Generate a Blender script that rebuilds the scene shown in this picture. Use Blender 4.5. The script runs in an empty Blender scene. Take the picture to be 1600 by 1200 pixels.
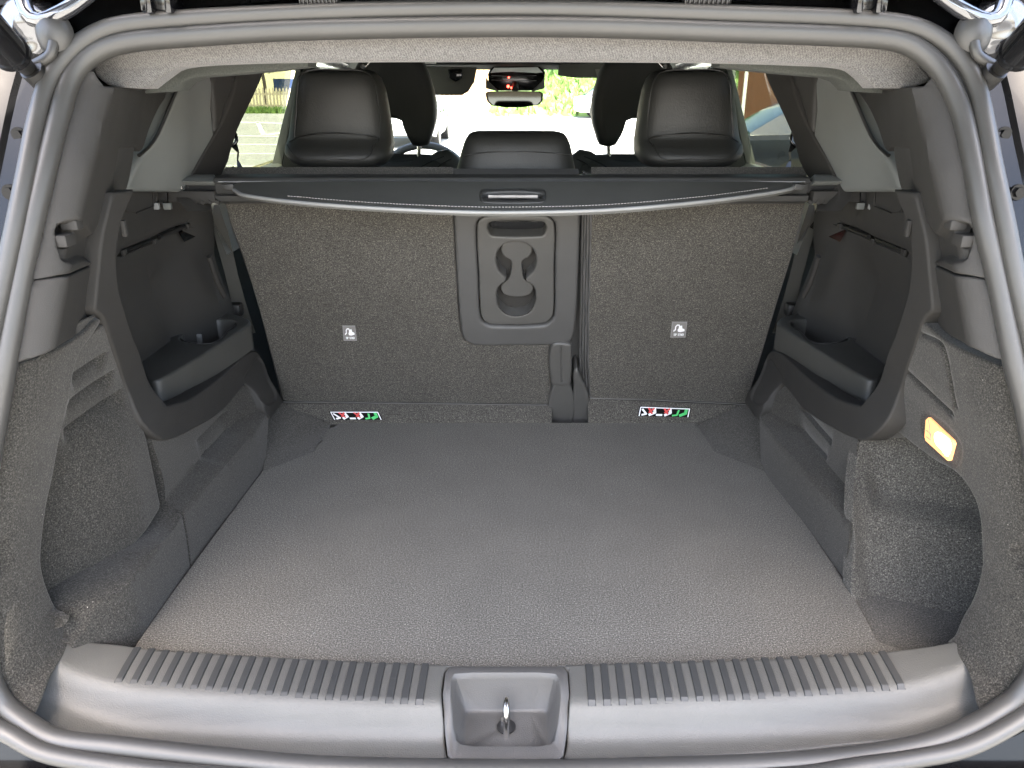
import bpy, bmesh, math, random
import numpy as np
from mathutils import Vector, Matrix
from mathutils.geometry import delaunay_2d_cdt
random.seed(4); RNG = np.random.RandomState(4)
R = math.radians
D = bpy.data
SC = bpy.context.scene
COL = SC.collection

# ------------------------------------------------------------------ camera
CAMP = np.array([0.0, 0.0, 1.45]); PITCH = R(21.4); FPX = 1202.0
cam_d = D.cameras.new('camera'); cam = D.objects.new('camera', cam_d); COL.objects.link(cam)
cam.location = CAMP; cam.rotation_euler = (R(90) - PITCH, 0, 0)
cam_d.sensor_width = 36; cam_d.lens = FPX / 1600 * 36
cam_d.clip_start = 0.02; cam_d.clip_end = 800
SC.camera = cam
SC.render.resolution_x = 1024; SC.render.resolution_y = 768

# ------------------------------------------------------------------ light
SUN_EL, SUN_AZ = 63.0, 184.0          # azimuth: compass direction the sun stands in, clockwise from +Y
world = D.worlds.new('World'); SC.world = world; world.use_nodes = True
wn = world.node_tree.nodes; wl = world.node_tree.links
sky = wn.new('ShaderNodeTexSky'); sky.sky_type = 'NISHITA'; sky.sun_disc = False
sky.sun_elevation = R(SUN_EL); sky.sun_rotation = R(SUN_AZ)
sky.air_density = 1.0; sky.dust_density = 4.0; sky.ozone_density = .6
bgn = wn['Background']; wl.new(sky.outputs[0], bgn.inputs[0]); bgn.inputs[1].default_value = 0.15
sd = D.lights.new('sun', 'SUN'); sun = D.objects.new('sun', sd); COL.objects.link(sun)
sd.energy = 3.6; sd.angle = R(0.53); sd.color = (1.0, 0.93, 0.82)
_s = Vector((math.sin(R(SUN_AZ)) * math.cos(R(SUN_EL)), math.cos(R(SUN_AZ)) * math.cos(R(SUN_EL)), math.sin(R(SUN_EL))))
sun.rotation_euler = _s.to_track_quat('Z', 'Y').to_euler(); sun.location = (0, -3, 8)
SC.view_settings.view_transform = 'Standard'; SC.view_settings.look = 'None'
SC.view_settings.exposure = 3.6; SC.view_settings.gamma = 1.0
SC.cycles.use_denoising = True
SC.cycles.max_bounces = 10; SC.cycles.diffuse_bounces = 6; SC.cycles.glossy_bounces = 5
SC.cycles.transmission_bounces = 8; SC.cycles.transparent_max_bounces = 16
SC.cycles.sample_clamp_indirect = 6.0
SC.cycles.caustics_reflective = False; SC.cycles.caustics_refractive = False

# ------------------------------------------------------------------ pixel rays (measured on the 1600 x 1200 photograph)
FWD = np.array([0, math.cos(PITCH), -math.sin(PITCH)]); UPV = np.array([0, math.sin(PITCH), math.cos(PITCH)])
def ray(px, py):
    return np.array([px - 800.0, 0, 0]) + FPX * FWD + (600.0 - py) * UPV
def UY(px, py, Y): d = ray(px, py); return CAMP + d * ((Y - CAMP[1]) / d[1])
def UZ(px, py, Z): d = ray(px, py); return CAMP + d * ((Z - CAMP[2]) / d[2])
def UX(px, py, X): d = ray(px, py); return CAMP + d * ((X - CAMP[0]) / d[0])

# ------------------------------------------------------------------ materials
MATS = {}
def nmat(name):
    m = D.materials.new(name); m.use_nodes = True
    nt = m.node_tree; b = nt.nodes['Principled BSDF']; MATS[name] = m
    return m, nt, b
def L(nt, a, b): nt.links.new(a, b)
def coords(nt, kind='Object'):
    return nt.nodes.new('ShaderNodeTexCoord').outputs[kind]
def noise(nt, vec, scale, detail=2, rough=.5, dist=0):
    n = nt.nodes.new('ShaderNodeTexNoise'); n.inputs['Scale'].default_value = scale
    n.inputs['Detail'].default_value = detail; n.inputs['Roughness'].default_value = rough
    n.inputs['Distortion'].default_value = dist
    L(nt, vec, n.inputs['Vector']); return n.outputs['Fac']
def ramp(nt, fac, stops):
    r = nt.nodes.new('ShaderNodeValToRGB'); e = r.color_ramp.elements
    while len(e) > 1: e.remove(e[-1])
    e[0].position = stops[0][0]; e[0].color = (*stops[0][1], 1)
    for p, c in stops[1:]:
        k = e.new(p); k.color = (*c, 1)
    L(nt, fac, r.inputs[0]); return r.outputs[0]
def mixc(nt, fac, a, b, mode='MIX'):
    m = nt.nodes.new('ShaderNodeMix'); m.data_type = 'RGBA'; m.blend_type = mode
    if isinstance(fac, (int, float)): m.inputs[0].default_value = fac
    else: L(nt, fac, m.inputs[0])
    for s, v in ((6, a), (7, b)):
        if isinstance(v, tuple): m.inputs[s].default_value = (*v, 1)
        else: L(nt, v, m.inputs[s])
    return m.outputs[2]
def bump(nt, b, h, strength, dist):
    n = nt.nodes.new('ShaderNodeBump'); n.inputs['Strength'].default_value = strength
    n.inputs['Distance'].default_value = dist; L(nt, h, n.inputs['Height']); L(nt, n.outputs[0], b.inputs['Normal'])
    return n
def g3(v, w=(1, 1, 1)): return (v * w[0], v * w[1], v * w[2])

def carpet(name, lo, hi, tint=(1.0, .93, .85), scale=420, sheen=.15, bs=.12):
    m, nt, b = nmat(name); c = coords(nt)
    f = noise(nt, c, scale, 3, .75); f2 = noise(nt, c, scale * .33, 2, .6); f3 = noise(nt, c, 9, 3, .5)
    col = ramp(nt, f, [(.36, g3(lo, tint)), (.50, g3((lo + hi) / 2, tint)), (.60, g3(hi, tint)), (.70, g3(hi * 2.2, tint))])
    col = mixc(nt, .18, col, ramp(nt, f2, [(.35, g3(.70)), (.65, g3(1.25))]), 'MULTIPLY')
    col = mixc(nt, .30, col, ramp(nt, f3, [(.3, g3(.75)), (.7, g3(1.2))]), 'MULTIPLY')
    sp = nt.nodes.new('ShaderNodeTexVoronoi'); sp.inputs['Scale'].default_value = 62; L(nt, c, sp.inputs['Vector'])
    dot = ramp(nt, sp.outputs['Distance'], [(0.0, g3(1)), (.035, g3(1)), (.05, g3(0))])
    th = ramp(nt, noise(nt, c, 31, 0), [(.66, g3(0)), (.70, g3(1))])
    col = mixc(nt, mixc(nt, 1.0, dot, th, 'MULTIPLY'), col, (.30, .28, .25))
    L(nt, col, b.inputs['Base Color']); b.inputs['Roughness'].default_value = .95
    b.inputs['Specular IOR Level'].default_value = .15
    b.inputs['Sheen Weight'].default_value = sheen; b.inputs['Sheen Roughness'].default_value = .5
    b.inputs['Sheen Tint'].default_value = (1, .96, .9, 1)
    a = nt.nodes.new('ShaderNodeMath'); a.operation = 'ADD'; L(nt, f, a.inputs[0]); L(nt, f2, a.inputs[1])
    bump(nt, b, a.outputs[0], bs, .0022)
    return m
def plastic(name, v, rough=.5, grain=900, gs=.35, tint=(1.0, .94, .87), spec=.5, coat=0, dust=0):
    m, nt, b = nmat(name); c = coords(nt)
    f = noise(nt, c, grain, 2, .6); f3 = noise(nt, c, 6, 4, .55)
    col = mixc(nt, .35, g3(v, tint), ramp(nt, f3, [(.3, g3(v * .75, tint)), (.7, g3(v * 1.3, tint))]))
    if dust:
        d1 = ramp(nt, noise(nt, c, 28, 6, .75), [(.52, g3(0)), (.80, g3(dust * .25))])
        mp = nt.nodes.new('ShaderNodeMapping'); mp.inputs['Scale'].default_value = (9, 240, 240); mp.inputs['Rotation'].default_value = (0, 0, .35); L(nt, c, mp.inputs['Vector'])
        d2 = ramp(nt, noise(nt, mp.outputs[0], 1.0, 3, .6), [(.70, g3(0)), (.76, g3(dust * .8))])
        col = mixc(nt, mixc(nt, 1.0, d1, d2, 'ADD'), col, g3(v * 2.6, (1, .95, .86)))
    L(nt, col, b.inputs['Base Color'])
    rr = nt.nodes.new('ShaderNodeMapRange'); rr.inputs[3].default_value = rough - .06; rr.inputs[4].default_value = rough + .08
    L(nt, noise(nt, c, 14, 4, .6), rr.inputs[0]); L(nt, rr.outputs[0], b.inputs['Roughness'])
    b.inputs['Specular IOR Level'].default_value = spec
    if coat: b.inputs['Coat Weight'].default_value = coat; b.inputs['Coat Roughness'].default_value = .03
    if gs: bump(nt, b, f, gs, .0006)
    return m
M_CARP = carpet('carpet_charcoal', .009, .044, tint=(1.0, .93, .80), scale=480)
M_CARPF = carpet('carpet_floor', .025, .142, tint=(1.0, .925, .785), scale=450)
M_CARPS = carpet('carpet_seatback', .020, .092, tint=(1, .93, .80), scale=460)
M_ARM = plastic('armrest_plastic', .040, .50, tint=(1.0, .97, .86))
M_SAT = plastic('satin_metal', .30, .35, 900, .05, tint=(1.0, .92, .84))
M_PLA = plastic('trim_plastic', .024, .70, 900, .5, tint=(1.0, .93, .83), spec=.30)
M_PLD = plastic('trim_plastic_dark', .024, .65, tint=(1.0, .93, .82))
M_SILL = plastic('sill_plastic', .062, .52, 520, .8, tint=(1, .96, .85), spec=.5, dust=.30)
M_LAT = plastic('latch_plastic', .055, .48, 620, .6, tint=(1, .95, .88), spec=.45)
M_RIB = plastic('sill_rib_plastic', .026, .5, 1500, .12, tint=(1, 1, .96), spec=.4, dust=.25)
M_RUB = plastic('rubber', .036, .44, 300, .1, tint=(1, .96, .88), dust=.22)
M_LEA = plastic('leather_black', .017, .54, 330, .7, tint=(1.0, 1.0, .90))
M_TRAY = plastic('tray_plastic', .060, .5, tint=(1, .96, .88))
M_LEAB = plastic('leather_charcoal', .056, .55, 500, .2, tint=(1.0, .97, .92))
M_COV = plastic('cover_vinyl', .075, .6, 700, .2, tint=(1, .98, .88), spec=.25)
M_COVE = plastic('cover_edging', .20, .45, 700, .1, tint=(1, 1.0, .97))
M_BAR = plastic('cassette_plastic', .036, .5, 900, .15, tint=(1, .98, .92))
M_BLK = plastic('black_plastic', .010, .45)
M_GLB = plastic('gloss_black', .006, .12, 50, 0, tint=(1, 1, 1.1), spec=.6)
M_PAINT = plastic('black_paint', .005, .12, 60, 0, tint=(1, 1, 1.05), spec=.18, coat=0)
M_PILL = plastic('pillar_trim_grey', .12, .5, 900, .1, tint=(.97, 1.0, .93))
M_STITCH = plastic('stitch_thread', .38, .8, 300, 0)
M_FOLDHI = plastic('fold_highlight', .12, .8, 600, .2)  # pale tone paints the highlight along the seat fold
M_WHITEP = plastic('white_print', .75, .6, 100, 0, tint=(1, 1, 1))
M_REDP = plastic('red_print', .5, .6, 100, 0, tint=(1.1, .10, .09))
M_GRNP = plastic('green_print', .5, .6, 100, 0, tint=(.12, .95, .25))
M_TAG = plastic('label_backing', .16, .7, 300, .1)
M_LBLK = plastic('label_black', .004, .7, 300, 0, spec=.1)
m, nt, b = nmat('chrome'); b.inputs['Base Color'].default_value = (.62, .60, .57, 1); b.inputs['Metallic'].default_value = 1; b.inputs['Roughness'].default_value = .22; M_CHR = m
m, nt, b = nmat('mirror_glass'); b.inputs['Base Color'].default_value = (.07, .075, .07, 1); b.inputs['Metallic'].default_value = 1; b.inputs['Roughness'].default_value = .03; M_MIR = m
# textile of the header: fine weave
m, nt, b = nmat('header_textile'); c = coords(nt)
w1 = nt.nodes.new('ShaderNodeTexWave'); w1.inputs['Scale'].default_value = 190; w1.bands_direction = 'DIAGONAL'; w1.inputs['Distortion'].default_value = 9; w1.inputs['Detail'].default_value = 3; w1.inputs['Detail Scale'].default_value = 3
L(nt, c, w1.inputs['Vector'])
f = noise(nt, c, 600, 2, .7)
mm = nt.nodes.new('ShaderNodeMath'); mm.operation = 'ADD'; L(nt, f, mm.inputs[0]); L(nt, w1.outputs['Fac'], mm.inputs[1])
hv = nt.nodes.new('ShaderNodeMath'); hv.operation = 'MULTIPLY'; hv.inputs[1].default_value = .5; L(nt, mm.outputs[0], hv.inputs[0])
L(nt, ramp(nt, hv.outputs[0], [(.2, (.045, .042, .039)), (.8, (.145, .137, .128))]), b.inputs['Base Color'])
b.inputs['Roughness'].default_value = .9; b.inputs['Sheen Weight'].default_value = .2
bump(nt, b, hv.outputs[0], .5, .001); M_TEX = m
m, nt, b = nmat('headliner'); b.inputs['Roughness'].default_value = .95; c = coords(nt)
L(nt, ramp(nt, noise(nt, c, 500, 2), [(.3, (.032, .034, .030)), (.7, (.055, .058, .05))]), b.inputs['Base Color']); M_HL = m
def glass(name, tint, gl=.08):
    m = D.materials.new(name); m.use_nodes = True; nt = m.node_tree; nt.nodes.clear()
    o = nt.nodes.new('ShaderNodeOutputMaterial'); t = nt.nodes.new('ShaderNodeBsdfTransparent'); t.inputs[0].default_value = (*tint, 1)
    g = nt.nodes.new('ShaderNodeBsdfGlossy'); g.inputs['Roughness'].default_value = .02; g.inputs[0].default_value = (.8, .8, .8, 1)
    x = nt.nodes.new('ShaderNodeMixShader'); x.inputs[0].default_value = gl
    L(nt, t.outputs[0], x.inputs[1]); L(nt, g.outputs[0], x.inputs[2]); L(nt, x.outputs[0], o.inputs[0]); return m
M_GLT = glass('tinted_glass', (.38, .40, .35), .05); M_GLC = glass('clear_glass', (.86, .90, .86), .05)
def emis(name, col, st):
    m, nt, b = nmat(name); b.inputs['Base Color'].default_value = (*col, 1); b.inputs['Emission Color'].default_value = (*col, 1)
    b.inputs['Emission Strength'].default_value = st; return m
M_LAMPH = emis('lamp_bulb_glow', (1.0, .72, .34), 3.2); M_LAMPD = emis('lamp_lens_glow', (1.0, .42, .16), .10)
M_REDL = emis('red_led', (1.0, .05, .03), 1.6)

# ------------------------------------------------------------------ objects
ROOT = {}
def setp(o, label=None, cat=None, group=None, kind=None):
    if label: o['label'] = label
    if cat: o['category'] = cat
    if group: o['group'] = group
    if kind: o['kind'] = kind
    return o
def thing(name, loc, label, cat, group=None):
    o = D.objects.new(name, None); COL.objects.link(o); o.location = loc; o.empty_display_size = .1
    ROOT[o] = np.array(loc, float); setp(o, label, cat, group); return o
def mk(name, V, Fc, mat, parent=None, smooth=True, ang=38, label=None, bevel=0, mats=None, fm=None):
    V = np.asarray(V, float)
    org = ROOT[parent] if parent is not None else np.zeros(3)
    me = D.meshes.new(name); me.from_pydata([tuple(v) for v in (V - org)], [], [tuple(int(i) for i in f) for f in Fc])
    for mm in (mats or [mat]): me.materials.append(mm)
    if fm is not None: me.polygons.foreach_set('material_index', fm)
    me.update()
    o = D.objects.new(name, me); COL.objects.link(o)
    if parent is not None: o.parent = parent; ROOT[o] = org
    else: ROOT[o] = org
    if smooth:
        me.polygons.foreach_set('use_smooth', [True] * len(me.polygons))
        me.set_sharp_from_angle(angle=R(ang))
    if bevel:
        bm = bmesh.new(); bm.from_mesh(me)
        es = [e for e in bm.edges if len(e.link_faces) == 2 and e.calc_face_angle(0) > R(30)]
        bmesh.ops.bevel(bm, geom=es, offset=bevel, segments=2, affect='EDGES', profile=.6, clamp_overlap=True)
        bm.to_mesh(me); bm.free()
        me.polygons.foreach_set('use_smooth', [True] * len(me.polygons)); me.set_sharp_from_angle(angle=R(ang))
    if label: o['label'] = label
    return o
def copy_tree(o, parent=None):
    c = o.copy(); COL.objects.link(c); c.parent = parent; ROOT[c] = ROOT[o]
    for ch in list(o.children): copy_tree(ch, c)
    return c
class MB:
    def __init__(s): s.V = []; s.F = []; s.M = []
    def add(s, V, Fc, mi=0):
        n = len(s.V); s.V += [tuple(v) for v in V]; s.F += [tuple(i + n for i in f) for f in Fc]; s.M += [mi] * len(Fc); return s
    def box(s, c, sz, mi=0, rot=None):
        V = []
        for x in (-1, 1):
            for y in (-1, 1):
                for z in (-1, 1):
                    v = np.array([x * sz[0] / 2, y * sz[1] / 2, z * sz[2] / 2])
                    if rot is not None: v = np.array(rot @ Vector(v))
                    V.append(v + np.array(c))
        return s.add(V, [(0, 1, 3, 2), (4, 6, 7, 5), (0, 4, 5, 1), (2, 3, 7, 6), (0, 2, 6, 4), (1, 5, 7, 3)], mi)
    def tube(s, P, r, n=10, caps=True, mi=0, closed=False, sq=1.0):
        P = np.asarray(P, float); N = len(P); rr = np.full(N, r) if np.isscalar(r) else np.asarray(r)
        T = np.gradient(P, axis=0) if not closed else (np.roll(P, -1, 0) - np.roll(P, 1, 0))
        T /= np.linalg.norm(T, axis=1)[:, None] + 1e-12
        ref = np.array([0, 0, 1.0]) if abs(T[0][2]) < .9 else np.array([1.0, 0, 0])
        V = []; a = np.cross(T[0], ref); a /= np.linalg.norm(a)
        for i in range(N):
            a = a - T[i] * a.dot(T[i]); a /= np.linalg.norm(a); bb = np.cross(T[i], a)
            for k in range(n):
                t = 2 * math.pi * k / n; V.append(P[i] + rr[i] * (math.cos(t) * a + sq * math.sin(t) * bb))
        Fc = []
        for i in range(N if closed else N - 1):
            j = (i + 1) % N
            for k in range(n):
                k2 = (k + 1) % n; Fc.append((i * n + k, i * n + k2, j * n + k2, j * n + k))
        if caps and not closed: Fc.append(tuple(range(n))[::-1]); Fc.append(tuple(range((N - 1) * n, N * n)))
        return s.add(V, Fc, mi)
    def prism(s, poly, ext, mi=0):   # poly: 3D points, ext: vector
        n = len(poly); V = [np.array(p) for p in poly] + [np.array(p) + np.array(ext) for p in poly]
        return s.add(V, [tuple(range(n)), tuple(range(2 * n - 1, n - 1, -1))] + [(i, i + n, (i + 1) % n + n, (i + 1) % n) for i in range(n)], mi)
    def loft(s, rows, closed_u=False, closed_v=False, cap=False, mi=0):   # rows of equal length
        nr = len(rows); nc = len(rows[0]); V = [p for r in rows for p in r]; Fc = []
        for i in range(nr if closed_v else nr - 1):
            i2 = (i + 1) % nr
            for k in range(nc if closed_u else nc - 1):
                k2 = (k + 1) % nc; Fc.append((i * nc + k, i * nc + k2, i2 * nc + k2, i2 * nc + k))
        if cap: Fc.append(tuple(range(nc))[::-1]); Fc.append(tuple(range((nr - 1) * nc, nr * nc)))
        return s.add(V, Fc, mi)
    def build(s, name, mat, parent=None, bevel=0, smooth=True, ang=38, label=None, mats=None):
        return mk(name, s.V, s.F, mat, parent, smooth, ang, label, bevel, mats, s.M if mats else None)

def crv(pts, step, closed=False):
    """Catmull-Rom through points (a trailing 's' flag marks a sharp corner), resampled every `step`."""
    P = [np.array([float(q) for q in p if not isinstance(q, str)]) for p in pts]; S = [isinstance(p[-1], str) for p in pts]; n = len(P)
    out = []
    for i in range(n if closed else n - 1):
        a, b2 = P[i], P[(i + 1) % n]
        pa = P[(i - 1) % n] if (closed or i > 0) else a; pb = P[(i + 2) % n] if (closed or i + 2 < n) else b2
        l = np.linalg.norm(b2 - a)
        def tan(p0, p1, p2):
            d = p2 - p0; return d / (np.linalg.norm(d) + 1e-9)
        ta = (b2 - a) / (l + 1e-9) if S[i] or np.allclose(pa, a) else tan(pa, a, b2)
        tb = (b2 - a) / (l + 1e-9) if S[(i + 1) % n] or np.allclose(pb, b2) else tan(a, b2, pb)
        k = max(1, int(round(l / step)))
        for j in range(k):
            t = j / k; t2, t3 = t * t, t * t * t
            out.append((2 * t3 - 3 * t2 + 1) * a + (t3 - 2 * t2 + t) * ta * l + (-2 * t3 + 3 * t2) * b2 + (t3 - t2) * tb * l)
    if not closed: out.append(P[-1])
    return np.array(out)
def rrect(x0, y0, x1, y1, r, n=5):
    o = []
    for cx, cy, a0 in ((x1 - r, y0 + r, -90), (x1 - r, y1 - r, 0), (x0 + r, y1 - r, 90), (x0 + r, y0 + r, 180)):
        for k in range(n + 1):
            a = R(a0 + 90 * k / n); o.append((cx + r * math.cos(a), cy + r * math.sin(a)))
    return o

class Surf:
    def __init__(s, O, u, v, n, h=None):
        s.O = np.array(O, float); s.u, s.v, s.n = (np.array(q, float) / np.linalg.norm(q) for q in (u, v, n))
        s.h = h or (lambda a, b: np.zeros_like(a))
    def hit(s, px, py, off=0):
        d = ray(px, py); d = d / np.linalg.norm(d); t = np.arange(.35, 3.2, .002)
        p = CAMP + t[:, None] * d - s.O; f = p @ s.n - s.h(p @ s.u, p @ s.v) - off
        sg = np.nonzero(f[:-1] * f[1:] <= 0)[0]
        if len(sg) == 0: i = int(np.argmin(abs(f))); q = p[i]
        else:
            i = sg[0]; w = f[i] / (f[i] - f[i + 1] + 1e-12); q = p[i] * (1 - w) + p[i + 1] * w
        return np.array([q @ s.u, q @ s.v])
    def hits(s, pts): return [(*s.hit(p[0], p[1]), *(q for q in p[2:])) for p in pts]
    def pt(s, U, off=0):
        U = np.asarray(U, float); h = s.h(U[..., 0], U[..., 1]) + off
        return s.O + U[..., 0:1] * s.u + U[..., 1:2] * s.v + h[..., None] * s.n
def pdist(P, A, B):   # unsigned distance of points P to segments A-B
    out = np.full(len(P), 1e9); par = np.zeros(len(P)); sg = np.zeros(len(P)); AB = B - A; l2 = (AB ** 2).sum(1) + 1e-18
    for c in range(0, len(P), 4000):
        Q = P[c:c + 4000]; t = np.clip(((Q[:, None] - A) * AB).sum(2) / l2, 0, 1)
        dd = np.linalg.norm(Q[:, None] - (A + t[..., None] * AB), axis=2); k = dd.argmin(1)
        out[c:c + 4000] = dd[np.arange(len(Q)), k]; par[c:c + 4000] = k + t[np.arange(len(Q)), k]
        cr = AB[k, 0] * (Q[:, 1] - A[k, 1]) - AB[k, 1] * (Q[:, 0] - A[k, 0]); sg[c:c + 4000] = np.sign(cr)
    return out, par, sg
def inside(P, poly):
    x, y = P[:, 0], P[:, 1]; r = np.zeros(len(P), bool); n = len(poly)
    for i in range(n):
        a, b2 = poly[i], poly[(i + 1) % n]
        if a[1] == b2[1]: continue
        c = ((a[1] > y) != (b2[1] > y)) & (x < (b2[0] - a[0]) * (y - a[1]) / (b2[1] - a[1]) + a[0]); r ^= c
    return r
def sstep(x): x = np.clip(x, 0, 1); return x * x * (3 - 2 * x)
# features: (kind, px points, args)
def F_groove(pts, w, dep): return ('g', pts, w, dep)
def F_step(pts, soft, ht): return ('s', pts, soft, ht)
def F_wedge(pts, ln, dep, side=1, sharp=.002): return ('w', pts, ln, dep, side, sharp)
def panel(name, S, outline, mat, parent, res=.008, rnd=.004, skirt=.012, feats=(), holes=(), off=0, uv=False, uvo=False, label=None, hskirt=None, edge=None, ang=40):
    H = (lambda p: p) if uv else S.hits
    def prep(pts): return crv(H(pts), min(res, edge or res), True)
    O2 = crv(outline, min(res, edge or res), True) if uvo else prep(outline); HS = [prep(h) for h in holes]
    FE = []
    for f in feats:
        cl = f[0] == 's'; q = crv(H(f[1]), res * .5, cl)
        FE.append((f[0], q, tuple(f[2:]) + ((.002,) if f[0] == 'w' and len(f) == 5 else ())))
    loops = [O2] + HS
    A = np.concatenate(loops); B = np.concatenate([np.roll(l, -1, 0) for l in loops])
    def inall(P):
        r = inside(P, O2)
        for h in HS: r &= ~inside(P, h)
        return r
    lo, hi = O2.min(0), O2.max(0)
    gx = np.arange(lo[0], hi[0], res); gy = np.arange(lo[1], hi[1], res)
    G = np.array([(x + (res / 2 if j % 2 else 0), y) for j, y in enumerate(gy) for x in gx]) if len(gx) * len(gy) else np.zeros((0, 2))
    extra = []
    rings = [.12 * rnd, .35 * rnd, .65 * rnd, rnd, rnd * 1.6] if rnd > 0 else []
    for l in loops:
        T = np.roll(l, -1, 0) - np.roll(l, 1, 0); T /= np.linalg.norm(T, axis=1)[:, None] + 1e-12; Nn = np.stack([-T[:, 1], T[:, 0]], 1)
        for rr in rings:
            for sgn in (1, -1):
                c = l + sgn * Nn * rr; dd, _, _ = pdist(c, A, B); extra.append(c[(dd > rr * .93)])
    for k, q, a in FE:
        T = np.gradient(q, axis=0); T /= np.linalg.norm(T, axis=1)[:, None] + 1e-12; Nn = np.stack([-T[:, 1], T[:, 0]], 1)
        w = a[0] if k != 'w' else a[3]
        offs = (0, w * .5, -w * .5, w * 1.1, -w * 1.1, w * 1.8, -w * 1.8) if k != 's' else (0, w * .5, w, -w * .5, -w)
        for o_ in offs: extra.append(q + Nn * o_)
    if len(G):
        dd, _, _ = pdist(G, A, B); G = G[dd > max(rnd * 1.6 + res * .35, res * .45)]
        if FE and len(G):
            for k, q, a in FE:
                if not len(G): break
                w = a[0] if k != 'w' else a[3]
                dd, _, _ = pdist(G, q[:-1], q[1:]); G = G[dd > (w * 1.8 if k != 's' else w) + res * .2]
    I = np.concatenate([G] + extra) if extra or len(G) else np.zeros((0, 2))
    if len(I):
        I = I[inall(I)]; dd, _, _ = pdist(I, A, B); I = I[dd > min(.1 * rnd, .0004) + 1e-5] if rnd > 0 else I[dd > res * .3]
    V2 = np.concatenate(loops + [I]); E = []; n0 = 0
    for l in loops:
        E += [(n0 + i, n0 + (i + 1) % len(l)) for i in range(len(l))]; n0 += len(l)
    vo, eo, fo, _, _, _ = delaunay_2d_cdt([Vector(v) for v in V2], E, [], 0, 1e-6)
    P = np.array([tuple(v) for v in vo]); Fc = np.array([tuple(f) for f in fo if len(f) == 3])
    cen = P[Fc].mean(1); Fc = Fc[inall(cen)]
    d, _, _ = pdist(P, A, B); h = np.full(len(P), float(off))
    if rnd > 0:
        q = np.clip(1 - d / rnd, 0, 1); h -= rnd * (1 - np.sqrt(np.clip(1 - q * q, 0, 1)))
    for k, q, a in FE:
        if k == 'g':
            dd, par, _ = pdist(P, q[:-1], q[1:]); h -= a[1] * np.exp(-(dd / a[0]) ** 2)
        elif k == 's':
            dd, _, _ = pdist(P, q, np.roll(q, -1, 0)); s_ = np.where(inside(P, q), dd, -dd); h += a[1] * sstep(s_ / a[0] * .5 + .5)
        else:
            ln, dep, side, sh = a; dd, par, sg = pdist(P, q[:-1], q[1:]); sd_ = dd * sg * side
            n_ = len(q) - 1; tap = sstep(par / (n_ * .12)) * sstep((n_ - par) / (n_ * .25))
            prof = np.where(sd_ >= 0, np.exp(-(sd_ / ln) ** 1.3), np.clip(1 + sd_ / sh, 0, 1)); h -= dep * prof * tap
    X = S.pt(P, 0) + h[:, None] * S.n
    # orientation
    f0 = Fc[0]; nrm = np.cross(X[Fc[:, 1]] - X[Fc[:, 0]], X[Fc[:, 2]] - X[Fc[:, 0]]); flip = (nrm @ S.n) < 0
    Fc[flip] = Fc[flip][:, ::-1]
    faces = [tuple(f) for f in Fc]; V = list(X)
    if skirt:
        ed = {}
        for f in Fc:
            for i in range(3):
                a_, b_ = int(f[i]), int(f[(i + 1) % 3]); ed[(a_, b_)] = 1
        bnd = [e for e in ed if (e[1], e[0]) not in ed]; mp = {}
        for a_, b_ in bnd:
            for q in (a_, b_):
                if q not in mp: mp[q] = len(V); V.append(X[q] - S.n * skirt)
            faces.append((b_, a_, mp[a_], mp[b_]))
    return mk(name, np.array(V), faces, mat, parent, True, ang, label)
def ribbon(name, P, r, mat, parent, n=10, closed=False, label=None, sq=1.0):
    return MB().tube(P, r, n, closed=closed, sq=sq).build(name, mat, parent, ang=60, label=label)

m, nt, b = nmat('lacquered_black'); b.inputs['Base Color'].default_value = (.02, .02, .022, 1); b.inputs['Roughness'].default_value = .06; b.inputs['Specular IOR Level'].default_value = 1.0; b.inputs['Coat Weight'].default_value = 1.0; b.inputs['Coat Roughness'].default_value = .02; bump(nt, b, noise(nt, coords(nt), 22, 1, .4), .6, .02); M_CHR2 = m
# ================================================================== the car
car = thing('car', (0, 2.4, 0), 'black family car seen into its open boot, grey carpet and folding seats inside', 'car')
ZF = .70
def yap(py): return float(np.interp(py, [-40, 40, 300, 620, 900, 1100, 1200, 1260], [1.04, 1.0, .885, .80, .765, .735, .702, .688]))
INNER = [(0, 1091), (-22, 1030), (-33, 950), (-33, 850), (-24, 760), (-10, 680), (9, 570), (35, 430), (53, 347), (73, 263), (92, 188), (111, 125), (133, 94), (164, 75), (204, 65),
         (250, 60), (437, 48), (625, 43), (800, 41), (960, 43), (1125, 49), (1350, 58), (1413, 67), (1452, 91), (1475, 119), (1494, 157), (1505, 188), (1522, 263), (1537, 347), (1557, 430),
         (1585, 567), (1606, 653), (1622, 760), (1632, 860), (1632, 960), (1620, 1040), (1600, 1076), (1578, 1098), (1512, 1138), (1425, 1167), (1250, 1190), (1000, 1200), (800, 1203), (500, 1197), (350, 1184), (175, 1165), (87, 1154), (44, 1130)]
OUTER = [(-20, 1125), (-50, 1060), (-66, 960), (-66, 850), (-54, 750), (-38, 660), (-14, 530), (8, 430), (26, 347), (43, 263), (58, 188), (78, 125), (107, 85), (141, 58), (180, 42), (250, 33),
         (437, 22), (625, 16), (848, 14), (1125, 22), (1348, 31), (1428, 42), (1475, 66), (1507, 100), (1527, 141), (1538, 188), (1552, 263), (1570, 347), (1586, 430), (1612, 540), (1636, 653), (1652, 760), (1664, 860), (1664, 970),
         (1650, 1050), (1620, 1100), (1600, 1120), (1512, 1167), (1425, 1186), (1337, 1198), (1250, 1211), (1000, 1224), (800, 1228), (500, 1222), (350, 1212), (250, 1204), (131, 1189), (66, 1175), (20, 1150)]
def ap3(pts, dy=0.0): return np.array([UY(x, y, yap(y) + dy) for x, y in pts])
in3 = ap3(INNER); out3 = ap3(OUTER, -.012)
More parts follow.
